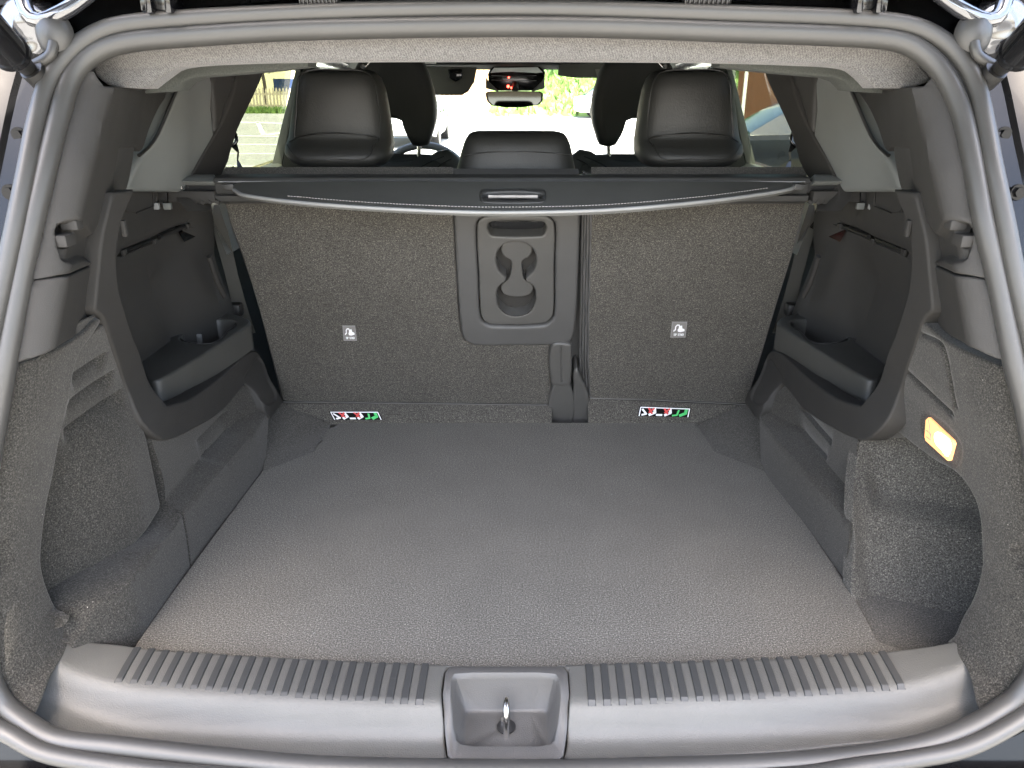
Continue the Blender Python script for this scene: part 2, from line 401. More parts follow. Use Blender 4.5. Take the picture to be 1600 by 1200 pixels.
ribbon('weatherstrip', crv([tuple(p) for p in in3], .012, True), .0126, M_RUB, car, 14, True, sq=.85, label='inner grey rubber seal round the boot opening')
ribbon('weatherstrip', crv([tuple(p) for p in out3], .012, True), .0112, M_RUB, car, 14, True, sq=.85, label='outer grey rubber seal round the boot opening')
# thin seam strip between the two seals
ribbon('seal_seam', crv([tuple(p) for p in (in3 * .0 + ap3(INNER, .004) * .5 + np.array([out3[np.argmin(np.linalg.norm(out3 - q, axis=1))] for q in in3]) * .5)], .015, True), .0045, M_BLK, car, 8, True)
lz = np.array([(p[2], -p[0], p[1]) for p in ap3(INNER[-2:] + INNER[:12])]); lz = lz[np.argsort(lz[:, 0])]
def a_of(z): return np.interp(z, lz[:, 0], lz[:, 1])
def ya_of(z): return np.interp(z, lz[:, 0], lz[:, 2])

class Side:
    def __init__(s, sg): s.sg = sg
    def surf(s, W): return Surf((0, 0, 0), (0, 1, 0), (0, 0, 1), (-s.sg, 0, 0), lambda Y, Z: -W(Y, Z))
    def px(s, pts): return pts if s.sg < 0 else [(1606 - p[0], p[1], *p[2:]) for p in pts]
def W_trim(Y, Z, d=.050, w=.030):
    k = np.clip((Y - ya_of(Z)) / w, 0, 1)
    return a_of(Z) + .010 - d * np.sqrt(np.clip(1 - (1 - k) ** 2, 0, 1)) + .25 * np.maximum(Y - ya_of(Z) - w * .9, 0)
def W_frame(Y, Z):
    base = a_of(np.maximum(Z, .84)) - .026; k = sstep((1.06 - Z) / .12)
    return base * (1 - k) + .558 * k - .040 * sstep((Y - 1.38) / .14) * sstep((.89 - Z) / .08)
def W_rim(Y, Z):
    k = np.clip((Y - ya_of(Z)) / .09, 0, 1)
    return a_of(Z) + .012 - .036 * np.sqrt(np.clip(1 - (1 - k) ** 2, 0, 1))
def W_wall(Y, Z):
    k = sstep((1.08 - Z) / .15); up = (a_of(np.maximum(Z, .84)) - .018) * (1 - k) + k * (.571 + .080 * (1 - sstep((Y - .84) / .20)))
    led = sstep((.808 - Z) / .018)
    up = up - .036 * sstep((Y - 1.38) / .14) * sstep((.89 - Z) / .08)
    return up * (1 - led) + (.540 - .018 * sstep((Y - 1.08) / .36) + .075 * (1 - sstep((Y - .78) / .14))) * led
for sg in (-1, 1):
    S_ = Side(sg); P = S_.px; sd = 'left' if sg < 0 else 'right'
    ST = S_.surf(W_trim); SFm = S_.surf(W_frame); SR = S_.surf(W_rim); SW = S_.surf(W_wall)
    # ---- upper pillar trim with the bag hook pocket
    hook_out = [(93, 372), (96, 355), (106, 346), (124, 347), (150, 352), (158, 372), (156, 396), (140, 402), (118, 408), (104, 409), (97, 398)]
    pt_ = panel('pillar_trim', ST, P([(150, 112, 's'), (128, 150), (108, 205), (92, 262), (76, 325), (60, 395), (46, 438, 's'), (95, 430), (155, 409, 's'), (160, 372), (158, 352), (167, 335), (178, 300, 's'), (180, 270),
                 (186, 232, 's'), (214, 230, 's'), (222, 235), (233, 203), (249, 168), (268, 141, 's'), (240, 137), (200, 137), (166, 135, 's')]), M_PLA, car, res=.008, rnd=.003, skirt=.015,
          holes=[P([(96, 362), (104, 349), (122, 350), (128, 362), (124, 380), (112, 388), (99, 384)])],
          feats=[('s', P([(94, 370), (100, 350), (125, 347), (145, 368), (158, 352), (157, 396), (130, 404), (106, 408), (98, 395)]), .004, -.010)])
    q = UX(*P([(112, 378)])[0], sg * (W_trim(np.array(.95), np.array(1.18)) + .028))
    mb = MB()
    qq = [ST.pt(np.array(ST.hit(*P([p])[0]))) for p in ((122, 352), (108, 372))]
    mb = MB().box((qq[0][0] + sg * .010, qq[0][1] + .006, qq[0][2]), (.020, .016, .012)); mb.build('hook', M_PLA, pt_, bevel=.003)
    mb = MB().box((qq[1][0] + sg * .012, qq[1][1] + .004, qq[1][2] - .003), (.024, .022, .014)); mb.build('hook', M_PLA, pt_, bevel=.003)
    mb = MB().box((qq[1][0] + sg * .026, qq[1][1] + .022, qq[1][2] + .008), (.008, .07, .045)); mb.build('hook_well', M_BLK, pt_)
    # slot cover above the frame
    panel('belt_slot_cover', ST, P([(187, 230), (213, 230), (211, 250), (200, 298), (177, 301), (182, 262)]), M_PLD, car, res=.006, rnd=.003, skirt=.012, off=-.003)
    # ---- lower pillar trim
    panel('lower_pillar_trim', ST, P([(45, 441, 's'), (95, 433), (155, 411, 's'), (150, 455), (147, 482), (152, 496, 's'), (128, 520), (90, 543), (52, 560), (20, 569, 's'), (33, 505)]), M_PLA, car, res=.007, rnd=.003, skirt=.015)
    mbk = ST.hit(*P([(147, 470)])[0]); c_ = ST.pt(mbk, .001)
    MB().box(c_, (.004, .004, .020)).build('clip', M_PLA, car, bevel=.001)
    mbk = ST.hit(*P([(164, 357)])[0]); c_ = SFm.pt(mbk, .004)
    MB().box(c_, (.006, .008, .022)).build('clip', M_PLA, car, bevel=.002)
    # ---- plastic frame round the storage recess
    panel('recess_frame', SFm, P([(177, 301, 's'), (212, 296, 's'), (197, 330), (185, 375), (183, 420), (190, 465), (207, 520), (225, 570), (243, 612), (262, 634, 's'), (300, 622), (345, 590), (393, 549), (410, 560), (428, 600),
                (443, 628, 's'), (422, 656, 's'), (413, 640), (400, 612), (385, 601), (350, 640), (300, 672), (262, 688), (243, 682), (222, 660), (200, 610), (178, 545), (162, 498), (150, 485), (151, 465), (156, 412), (160, 375), (166, 345)]),
          M_PLA, car, res=.008, rnd=.004, skirt=.028, feats=[('s', P([(383, 598), (392, 575), (408, 562), (424, 600), (432, 622), (420, 632), (405, 622)]), .004, -.004)])
    # ---- storage recess behind the frame
    wall = S_.surf(lambda Y, Z: .675 - .25 * np.maximum(Z - 1.12, 0) - .045 * sstep((Y - 1.45) / .2))
    rc = panel('recess_wall', wall, P([(120, 280), (240, 262), (330, 318), (346, 420), (372, 492), (400, 560), (300, 650), (200, 640), (130, 500)]), M_PLD, car, res=.02, rnd=.01, skirt=.0,
          feats=[('g', P([(190, 396), (240, 374), (292, 352)]), .004, .012), ('w', P([(232, 430), (262, 520), (290, 545)]), .05, .012, 1), ('w', P([(318, 395), (345, 480)]), .03, .012, 1)])
    for a, b_ in (((196, 392), (236, 376)), ((248, 370), (288, 354))):
        A_ = wall.pt(wall.hit(*P([a])[0]), .0005); B_ = wall.pt(wall.hit(*P([b_])[0]), .0005)
        ribbon('slot', [A_, B_], .0045, M_BLK, rc, 6)
    for a in ((238, 377), (291, 353), (190, 394)):
        c_ = wall.pt(wall.hit(*P([a])[0]), .004); MB().box(c_, (.006, .012, .010)).build('clip', M_PLA, rc, bevel=.002)
    lid = panel('storage_lid', wall, P([(196, 297), (228, 291), (230, 322), (198, 332), (190, 320)]), M_PLD, rc, res=.006, rnd=.002, skirt=.01, off=.006)
    ribbon('lid_edge', [wall.pt(wall.hit(*P([a])[0]), .008) for a in ((199, 291), (230, 285), (233, 322), (206, 333))], .0012, M_PLA, rc, 6)
    # lever beside the seat
    A_ = UX(*P([(327, 400)])[0], sg * .60); B_ = UX(*P([(340, 440)])[0], sg * .60); C_ = UX(*P([(351, 462)])[0], sg * .598)
    ribbon('release_lever', crv([tuple(A_), tuple(B_), tuple(C_)], .01), .008, M_PLA, car, 10, sq=.6)
    # ---- armrest of the third row, with cup holders
    ZA = .975
    SA = Surf((0, 0, ZA), (1, 0, 0), (0, 1, 0), (0, 0, 1))
    hole = P([(281, 528), (290, 518), (308, 509), (330, 500), (347, 498), (369, 502), (366, 510), (355, 517), (343, 530), (328, 536), (308, 536), (290, 533)])
    ar = panel('cup_holder_armrest', SA, P([(225, 585), (240, 594), (260, 588), (300, 565), (336, 543), (382, 513), (392, 505), (385, 496), (345, 486), (305, 487), (240, 494), (190, 512)]), M_ARM, car, res=.006, rnd=.006, skirt=.048, holes=[hole])
    MB().loft([[tuple(UZ(x, y, ZA - .002)) for x, y in hole], [tuple(UZ(x, y, ZA - .002) * (1, 1, 0) * .975 + UZ(*P([(325, 517)])[0], ZA) * (1, 1, 0) * .025 + np.array([0, 0, ZA - .065])) for x, y in hole]], closed_u=True).build('cup_well', M_TRAY, ar)  # lighter plastic paints in the light the wells catch
    fl = [tuple(UZ(x, y, ZA) * (1, 1, 0) + np.array([0, 0, ZA - .064])) for x, y in hole]
    MB().add(fl, [tuple(range(len(fl)))]).build('cup_floor', M_PLA, ar, smooth=False)
    dv = UZ(*P([(312, 520)])[0], ZA - .012)
    MB().box((dv[0] + sg * .012, dv[1], dv[2] - .024), (.032, .012, .046), rot=Matrix.Rotation(R(-sg * 18), 3, 'Z')).build('cup_divider', M_ARM, ar, bevel=.005)
    # ---- C pillar trims
    cp = S_.surf(lambda Y, Z: .640 - .24 * np.maximum(Z - 1.15, 0) - .055 * sstep((1.275 - Z) / .05) - .022 * sstep((Y - 1.26) / .16) - .05 * sstep((Y - 1.42) / .25))
    panel('rear_pillar_cover', cp, P([(280, 136, 's'), (264, 170), (246, 210), (230, 235), (214, 258), (196, 300, 's'), (240, 300), (330, 300, 's'), (336, 230), (332, 170), (330, 118), (308, 118), (292, 122)]), M_PILL, car, res=.014, rnd=.008, skirt=.02)  # lighter grey paints the window light on this half
    panel('rear_pillar_cover', cp, P([(329, 116, 's'), (335, 170), (334, 230), (329, 300, 's'), (345, 300, 's'), (347, 272), (352, 225), (345, 190), (372, 116, 's')]), M_PLD, car, res=.02, rnd=.006, skirt=.02, off=.001)  # dark copy paints the shade on the other half of the cover
    ribbon('window_seal', crv([tuple(cp.pt(cp.hit(*P([a])[0]), .003)) for a in ((276, 134), (260, 171), (243, 210), (228, 231), (214, 243))], .02), .003, M_BLK, car, 8)
    panel('door_pillar_cover', cp, P([(373, 112, 's'), (412, 108, 's'), (368, 205), (345, 272), (330, 330, 's'), (310, 330, 's'), (345, 190)]), M_PLA, car, res=.03, rnd=.004, skirt=.02, off=.004)
    # ---- middle pillar
    mbp = MB(); f_ = lambda x, y: UY(*P([(x, y)])[0], 2.35)
    mbp.prism([f_(462, 104), f_(472, 104), f_(438, 270), f_(420, 272)], (0, .06, 0)); mbp.build('middle_pillar', M_PILL, car, bevel=.008)
    MB().prism([UY(*P([a])[0], 2.33) for a in ((473, 104), (490, 104), (476, 272), (437, 272))], (0, .09, 0)).build('middle_pillar', M_PLD, car, bevel=.008)
    # ---- door top, side shell, roof rail
    MB().loft([[(sg * .64, Y, 1.16), (sg * .66, Y, 1.205), (sg * .70, Y, 1.222), (sg * .78, Y, 1.215), (sg * .88, Y, 1.16), (sg * .90, Y, .9), (sg * .91, Y, .55), (sg * .88, Y, .30), (sg * .55, Y, .25)] for Y in (1.5, 1.7, 2.2, 2.8, 3.5)]).build('door_shell', M_PAINT, car)
    MB().loft([[(sg * (.60 + .02 * math.sin(Y)), Y, 1.10), (sg * .65, Y, 1.212), (sg * .69, Y, 1.228), (sg * .72, Y, 1.226)] for Y in np.linspace(1.66, 3.5, 12)]).build('door_top_trim', M_PILL, car)
    MB().loft([[(sg * .60, Y, .40), (sg * .70, Y, .60), (sg * .72, Y, 1.15)] for Y in (1.6, 2.4, 3.5)]).build('door_inner_trim', M_PLD, car)
    MB().loft([[(sg * .76, Y, 1.0 if Y < 1.7 else 1.15), (sg * .74, Y, 1.12), (sg * .90, Y, 1.12), (sg * .92, Y, .9), (sg * .93, Y, .6), (sg * .88, Y, .32)] for Y in (.80, 1.0, 1.3, 1.5)]).build('rear_wing', M_PAINT, car)
    MB().loft([[(sg * .56, Y, 1.53), (sg * .60, Y, 1.50), (sg * .64, Y, 1.50), (sg * .66, Y, 1.55), (sg * .60, Y, 1.585)] for Y in np.linspace(1.02, 3.0, 10)]).build('roof_rail', M_PAINT, car)
    # glass
    for y0, y1, yb0, yb1, nm in ((1.12, 1.42, 1.02, 1.55, 'quarter_glass'), (1.62, 2.40, 1.62, 2.40, 'rear_door_glass'), (2.44, 3.05, 2.44, 3.55, 'front_door_glass')):
        a_, b_ = sg * .735, sg * .625
        MB().prism([(a_, yb0, 1.13), (a_, yb1, 1.13), (b_, y1, 1.52), (b_, y0, 1.52)], (sg * .004, 0, 0)).build(nm, M_GLT if 'front' not in nm else M_GLC, car, smooth=False)
    # inner backing so no light leaks between trims
    MB().loft([[(sg * .78, Y, .45), (sg * .78, Y, 1.13)] for Y in (.86, 1.2, 1.60)]).build('side_leak_backing', M_BLK, car)
    MB().add([(sg * x, y, z) for x, y, z in ((.77, 1.0, .60), (.77, .98, .9), (.73, .99, 1.12), (.64, 1.06, 1.36), (.60, 1.10, 1.52), (.80, 1.10, 1.52), (.86, .9, 1.15), (.92, .82, .9), (.92, .80, .5), (.62, .9, .5))], [tuple(range(10))]).build('pillar_leak_backing', M_BLK, car, smooth=False)

# ---- carpets, left
SL = Side(-1); SW = SL.surf(W_wall); SR = SL.surf(W_rim)
SWc = SL.surf(lambda Y, Z: W_wall(Y, Z))
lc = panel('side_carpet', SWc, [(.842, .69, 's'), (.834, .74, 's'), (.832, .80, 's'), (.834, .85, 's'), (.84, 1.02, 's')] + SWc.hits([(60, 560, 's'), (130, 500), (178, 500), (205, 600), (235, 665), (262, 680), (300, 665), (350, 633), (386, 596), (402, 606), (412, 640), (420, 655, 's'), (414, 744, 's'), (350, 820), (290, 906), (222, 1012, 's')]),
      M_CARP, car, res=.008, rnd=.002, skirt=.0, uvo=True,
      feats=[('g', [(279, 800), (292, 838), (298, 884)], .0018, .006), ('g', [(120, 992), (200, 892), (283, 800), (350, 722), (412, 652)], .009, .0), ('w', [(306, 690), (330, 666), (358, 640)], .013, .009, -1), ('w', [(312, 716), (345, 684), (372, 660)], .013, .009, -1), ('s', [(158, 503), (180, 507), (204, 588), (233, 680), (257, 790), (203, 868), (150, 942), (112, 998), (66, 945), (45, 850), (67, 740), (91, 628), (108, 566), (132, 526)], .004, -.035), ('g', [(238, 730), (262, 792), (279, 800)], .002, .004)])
rimL = panel('boot_rim_carpet', SR, [(20, 570, 's'), (70, 554), (128, 522), (153, 498), (160, 500, 's'), (148, 520), (122, 560), (107, 630), (84, 740), (66, 850), (70, 905), (95, 958), (122, 992, 's'), (104, 1020), (80, 1062), (50, 1128, 's'), (14, 1100), (-12, 1045), (-24, 980), (-25, 850), (-16, 740), (3, 640)],
      M_CARP, car, res=.008, rnd=.004, skirt=.045, feats=[('s', [(-14, 848), (4, 842), (10, 865), (6, 890), (-14, 895)], .006, -.014)])
mb = MB(); c_ = SR.pt(SR.hit(-2, 868), -.010); mb.tube([c_, c_ + np.array([-.03, .0, 0])], .009, 16); mb.build('hole_plug', M_BLK, rimL)
panel('removable_side_panel', SL.surf(lambda Y, Z: W_wall(Y, np.maximum(Z, .83)) - .004), [(160, 508), (178, 512), (200, 590), (228, 680), (252, 792, 's'), (200, 862), (150, 935), (116, 990, 's'), (70, 940), (50, 850), (72, 740), (96, 630), (112, 570), (135, 530)],
      M_CARP, car, res=.007, rnd=.004, skirt=.012, feats=[('w', [(113, 585), (140, 567), (168, 549)], .014, .018, -1), ('w', [(108, 626), (142, 602), (180, 577)], .016, .021, -1), ('w', [(100, 670), (145, 638), (192, 606)], .020, .025, -1)])
# ---- carpets, right
SRt = Side(1); SWR = SRt.surf(W_wall); SRR = SRt.surf(lambda Y, Z: np.where(Y > ya_of(Z) + .09, a_of(Z) - .024, W_rim(Y, Z)))
panel('side_carpet', SWR, [(1.155, .93, 's'), (1.14, .86, 's'), (1.09, .806, 's'), (1.058, .79, 's'), (1.050, .69, 's')][::-1] + SWR.hits([(1345, 680, 's'), (1310, 665), (1258, 636), (1220, 594), (1200, 606), (1186, 655, 's'), (1189, 734, 's'), (1262, 832), (1328, 928, 's')]), M_CARP, car, res=.008, rnd=.002, skirt=.0, uvo=True,
      feats=[('w', [(1300, 697), (1270, 662), (1247, 636)], .014, .010, 1), ('w', [(1293, 720), (1262, 686), (1236, 660)], .014, .009, 1), ('g', [(1332, 796), (1260, 722), (1194, 652)], .009, .0)])
rimR = panel('boot_rim_carpet', SRR, [(1437, 499, 's'), (1475, 530), (1530, 558), (1571, 575, 's'), (1602, 660), (1617, 760), (1624, 860), (1622, 980), (1608, 1045), (1585, 1090), (1540, 1130, 's'), (1527, 1117), (1510, 1050), (1477, 1002, 's'), (1505, 960), (1528, 910), (1533, 850), (1526, 790), (1500, 745), (1455, 716),
      (1400, 674, 's'), (1380, 684), (1352, 694, 's'), (1342, 688, 's'), (1378, 630), (1405, 570), (1428, 510)], M_CARP, car, res=.007, rnd=.004, skirt=.05,
      feats=[('g', [(1440, 522), (1462, 532), (1474, 545), (1484, 590), (1492, 632)], .003, .006), ('g', [(1419, 583), (1450, 612), (1484, 644)], .003, .006), ('s', [(1590, 852), (1612, 848), (1616, 890), (1592, 886), (1584, 868)], .006, -.014),
             ('s', [(1440, 660), (1452, 645), (1500, 690), (1497, 728), (1480, 722), (1448, 688)], .004, -.0015)])
c_ = SRR.pt(SRR.hit(1600, 868), -.010); MB().tube([c_, c_ + np.array([.03, 0, 0])], .009, 16).build('hole_plug', M_BLK, rimR)
# boot lamp
LP = [(1449, 656, 's'), (1453, 652, 's'), (1491, 688, 's'), (1493, 693, 's'), (1486, 719, 's'), (1483, 720, 's'), (1449, 689, 's'), (1447, 685, 's')]
lamp = panel('boot_lamp', SRR, LP, M_LAMPD, car, res=.003, rnd=.0015, skirt=.012, off=.003)
panel('bulb_glow', SRR, [(1466, 676), (1478, 680), (1489, 692), (1484, 713), (1476, 704), (1465, 690)], M_LAMPH, lamp, res=.003, rnd=.001, skirt=.001, off=.004)
for a, b_ in (((1452, 672), (1460, 680)), ((1452, 682), (1458, 687)), ((1456, 656), (1460, 692))):
    ribbon('lens_rib', [SRR.pt(SRR.hit(*a), .0045), SRR.pt(SRR.hit(*b_), .0045)], .0005, M_COVE, lamp, 6)
# side bin behind the right wheel arch: forward wall, ledge and floor
def h_bin(X, Z):   # Y of the surface, as offset from Y = 1.0 towards the camera
    Ya = np.interp(Z, [.60, .69, .705, .735, .785, .815, .86, .90, 1.02], [.985, 1.0, 1.02, 1.046, 1.070, 1.088, 1.136, 1.15, 1.20])
    Yb = np.interp(Z, [.60, .69, .705, .735, .785, .806, .818, .90, 1.02], [.96, .99, 1.012, 1.040, 1.066, 1.080, 1.124, 1.15, 1.20])
    w = sstep((X - .575) / .03); Y = Ya * (1 - w) + Yb * w + .10 * np.maximum(X - .56, 0) * 0
    Y = Y - .45 * np.clip(X - .60, 0, 1) - .012 * sstep((.565 - X) / .02)
    return 1.0 - Y
SB = Surf((0, 1.0, 0), (1, 0, 0), (0, 0, 1), (0, -1, 0), h_bin)
panel('side_bin_carpet', SB, [(1330, 930, 's'), (1334, 860), (1332, 795), (1337, 730), (1342, 692, 's'), (1372, 664), (1410, 650), (1470, 690), (1545, 740), (1580, 850), (1560, 960), (1500, 1020, 's'), (1370, 1010, 's')], M_CARPS, car, res=.008, rnd=.003, skirt=.03)
panel('side_bin_floor', Surf((0, 0, ZF - .004), (1, 0, 0), (0, 1, 0), (0, 0, 1), lambda X, Y: .02 * sstep((X - .70) / .08)), [(.53, .80, 's'), (.84, .80, 's'), (.84, 1.10, 's'), (.53, 1.10, 's')], M_CARPS, car, res=.012, rnd=0, skirt=0, uv=True)
MB().loft([[(.72, Y, .68), (.735, Y, .72), (.745, Y, .80), (.745, Y, 1.05)] for Y in (.80, 1.2)]).build('side_bin_carpet', M_CARP, car)

# ---- boot floor
FS = Surf((0, 0, ZF), (1, 0, 0), (0, 1, 0), (0, 0, 1))
fl = thing('boot_floor', (0, 1.2, ZF), 'flat grey carpeted load floor between the boot sill and the rear seats', 'boot floor')
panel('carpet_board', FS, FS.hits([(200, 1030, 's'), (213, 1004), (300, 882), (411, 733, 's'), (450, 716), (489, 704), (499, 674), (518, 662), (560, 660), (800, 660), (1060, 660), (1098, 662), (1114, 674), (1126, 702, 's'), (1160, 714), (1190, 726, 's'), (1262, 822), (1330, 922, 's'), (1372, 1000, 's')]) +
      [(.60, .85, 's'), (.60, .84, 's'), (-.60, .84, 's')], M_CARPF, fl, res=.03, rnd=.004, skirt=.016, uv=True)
mb = MB(); r_l = np.random.RandomState(11)
for _ in range(12):
    q = np.array([r_l.uniform(-.45, .45), r_l.uniform(.9, 1.6), ZF + .0012]); a = r_l.uniform(0, 6.28); l = r_l.uniform(.0004, .0022)
    mb.tube([q, q + np.array([math.cos(a), math.sin(a), .15]) * l, q + np.array([math.cos(a + .7), math.sin(a + .7), .0]) * l * 1.8], .00028, 5)
mb.build('lint', M_COVE, fl)['kind'] = 'stuff'
MB().add([(-.60, .90, ZF - .02), (.60, .90, ZF - .02), (.80, 1.80, ZF - .02), (-.80, 1.80, ZF - .02)], [(0, 1, 2, 3)]).build('floor_leak_backing', M_BLK, car)  # black backing sheet added against light leaks under the board
# corner fillers
for sg in (-1, 1):
    P = Side(sg).px
    A_, B_, C_, D_, E_ = UY(*P([(440, 629)])[0], 1.70), UZ(*P([(517, 664)])[0], ZF + .004), UZ(*P([(489, 706)])[0], ZF + .003), UZ(*P([(411, 736)])[0], ZF + .003), UX(*P([(421, 652)])[0], sg * .560)
    mb = MB(); N = 10; rows = []
    for i in range(N + 1):
        t = i / N; p, q = E_ * (1 - t) + D_ * t, None
        q = (A_ * (1 - t * 2) + B_ * t * 2) if t < .5 else (B_ * (2 - 2 * t) + C_ * (2 * t - 1))
        if t == 0: q = A_
        rows.append([tuple(p * (1 - s) + q * s + np.array([0, 0, -.006 * math.sin(math.pi * s) * math.sin(math.pi * t)])) for s in np.linspace(0, 1, 8)])
    mb.loft(rows).build('corner_carpet', M_CARPS, car)

# ---- sill
def sprof(Y):
    return np.interp(Y, [.66, .715, .747, .768, .80, .834, .90], [.656, .6665, .6695, .7072, .712, .715, .716])
def sillz(X, V):
    Yc = -V; s_ = 0; n_ = 0
    Yq = Yc - .030 * (np.clip(abs(X), 0, .62) / .55) ** 2
    for k in np.linspace(-.005, .005, 7): s_ = s_ + sprof(Yq + k)
    return s_ / 7 + .045 * np.clip((abs(X) - .47) / .15, 0, 1) ** 2
SS = Surf((0, 0, 0), (1, 0, 0), (0, -1, 0), (0, 0, 1), sillz)
latch_out = [(703, 1041), (880, 1041), (887, 1050), (890, 1085), (887, 1140), (881, 1182), (872, 1190), (708, 1190), (699, 1182), (694, 1140), (690, 1085), (695, 1050)]
sill = panel('sill_trim', SS, [(96, 996, 's'), (200, 1008), (400, 1024), (670, 1037), (800, 1039), (925, 1037), (1200, 1029), (1300, 1024), (1400, 1015), (1500, 999, 's'), (1530, 1045), (1562, 1132, 's'), (1425, 1154), (1200, 1177), (1000, 1187), (800, 1191), (500, 1184), (300, 1169), (150, 1150), (26, 1130, 's'), (50, 1062), (72, 1025)],
      M_SILL, car, res=.008, rnd=.004, skirt=.03, holes=[latch_out])
def rib_pts(t0, b0):
    tx, ty = t0; bx, by = b0; o = []
    w = 6.0; A_ = SS.hit(tx - w, ty); B_ = SS.hit(tx + w, ty); C_ = SS.hit(bx + w + .5, by); D_ = SS.hit(bx - w - .5, by)
    n = 9; V = []; hs = [.0018] * (n - 2) + [.0018, -.001]
    for i in range(n):
        t = [0, .2, .4, .6, .75, .84, .89, .92, 1.0][i]
        l = A_ * (1 - t) + D_ * t; r = B_ * (1 - t) + C_ * t; hh = .0022 if i < n - 2 else (.0020 if i == n - 2 else -.0006)
        V += [SS.pt(l, -.0006), SS.pt(l * .9 + r * .1, hh), SS.pt(l * .1 + r * .9, hh), SS.pt(r, -.0006)]
    Fc = [(i * 4 + k, i * 4 + k + 1, i * 4 + k + 5, i * 4 + k + 4) for i in range(n - 1) for k in range(3)] + [(0, 1, 2, 3)[::-1]]
    Fc = [f[::-1] for f in Fc]
    return V, Fc
for k in range(21):
    t = k / 20
    for a, b_ in (((215 + 450 * t, 1012.5 + 25.5 * t - 4 * t * (1 - t) * -5), (184 + 471 * t, 1067 + 34 * t + 12 * t * (1 - t))), ((920 + 458 * t, 1039 - 20 * t + 8 * t * (1 - t)), (925 + 484 * t, 1103 - 26 * t + 12 * t * (1 - t)))):
        V, Fc = rib_pts(a, b_); mk('rib', V, Fc, M_RIB, sill, True, 30)
# latch recess
def ring(pts, off=None, z=None): return [tuple(SS.pt(SS.hit(*p), off)) if z is None else tuple(UZ(*p, z)) for p in pts]
def lerp_ring(pts, c, s): return [(c[0] + (x - c[0]) * s, c[1] + (y - c[1]) * s) for x, y in pts]
lo = [(703, 1042), (735, 1042), (790, 1042), (845, 1042), (880, 1042), (887, 1052), (889, 1085), (886, 1140), (880, 1181), (871, 1189), (845, 1189), (790, 1189), (735, 1189), (709, 1189), (700, 1181), (695, 1140), (692, 1085), (696, 1052)]
li = [(712, 1056), (740, 1054), (790, 1054), (840, 1054), (866, 1056), (872, 1064), (874, 1090), (871, 1130), (866, 1156), (858, 1163), (840, 1166), (790, 1166), (740, 1166), (722, 1163), (713, 1156), (708, 1130), (706, 1090), (707, 1064)]
Zb = .660
bx = lambda x, y, z: (x, y, z)
xl, xr, yb, yf = UZ(727, 1112, Zb)[0], UZ(856, 1112, Zb)[0], UZ(790, 1112, Zb)[1], UZ(790, 1172, Zb)[1]
lb = [(xl + .004, yb), (xl + .022, yb), ((xl + xr) / 2, yb), (xr - .022, yb), (xr - .004, yb), (xr, yb - .004), (xr, yb - .015), (xr, yf + .015), (xr, yf + .004), (xr - .004, yf), (xr - .022, yf), ((xl + xr) / 2, yf), (xl + .022, yf), (xl + .004, yf), (xl, yf + .004), (xl, yf + .015), (xl, yb - .015), (xl, yb - .004)]
r0 = np.array(ring(lo, -.004)); r1 = np.array(ring(lo, .0005)); r2 = np.array(ring(lerp_ring(lo, (790, 1110), .975), .0018)); r3 = np.array(ring(lerp_ring(li, (790, 1110), 1.03), .0015)); r4 = np.array(ring(li, -.002))
rb = np.array([(x, y, Zb) for x, y in lb]); r5 = r4 * .9 + rb * .1; r6 = r4 * .12 + rb * .88; r6[:, 2] = Zb + .004; cen = rb.mean(0); r7 = rb * .93 + cen * .07; r7[:, 2] = Zb
lt = MB().loft([r0 - [0, 0, .01], r0, r1, r2, r3, r4, r5, r6, r7], closed_u=True); n_ = len(lt.V); lt.F.append(tuple(range(n_ - len(lo), n_))); lt.M.append(0)
latch = lt.build('latch_surround', M_LAT, car, ang=50)
b0 = UZ(791, 1146, Zb); yt = b0[1]
tb = [(b0[0], yt - .004, Zb - .01), (b0[0], yt - .004, Zb + .030), (b0[0], yt + .001, Zb + .040), (b0[0], yt + .010, Zb + .043), (b0[0], yt + .019, Zb + .040), (b0[0], yt + .024, Zb + .030), (b0[0], yt + .024, Zb - .01)]
ribbon('striker', crv([tuple(p) for p in tb], .003), .0042, M_CHR, latch, 12)
MB().tube([(b0[0], yt + .010, Zb + .0005), (b0[0], yt + .010, Zb + .0022)], .0125, 20).build('striker_hole', M_BLK, latch)
MB().tube([(b0[0] - .002, yt + .018, Zb + .002), (b0[0] - .002, yt + .018, Zb + .006)], .006, 6).build('bolt', M_CHR, latch)

# ---- header textile
def h_head(X, Z):
    return -.04 * np.clip((1.53 - Z) / .03, -1, 1) * 0 + .020 * np.clip((Z - 1.485) / .04, 0, 1)
HS_ = Surf((0, 1.045, 0), (1, 0, 0), (0, 0, 1), (0, -1, 0), lambda X, Z: .030 * np.sqrt(np.clip((Z - 1.470) / .06, 0, 1)) + .10 * np.clip(abs(X) - .42, 0, 1))
panel('header_trim', HS_, [(138, 108, 's'), (160, 84), (200, 72), (300, 62), (437, 54), (625, 48), (800, 46), (960, 48), (1125, 54), (1350, 64), (1405, 74), (1440, 96), (1462, 122, 's'), (1452, 128), (1425, 137), (1367, 138, 's'), (1352, 122), (1330, 108), (1250, 102), (1100, 98), (800, 96), (500, 97), (360, 100), (275, 107), (250, 122), (228, 139, 's'), (190, 137), (166, 133)],
      M_TEX, car, res=.008, rnd=.006, skirt=.03)
for sg in (-1, 1):
    P = Side(sg).px; S2 = Surf((0, 1.12, 0), (1, 0, 0), (0, 0, 1), (0, -1, 0))
    panel('headliner_corner', S2, P([(225, 146, 's'), (272, 142, 's'), (285, 128), (305, 121), (345, 118), (430, 110), (480, 104), (480, 80), (250, 80), (225, 100)]), M_HL, car, res=.03, rnd=.004, skirt=.05)
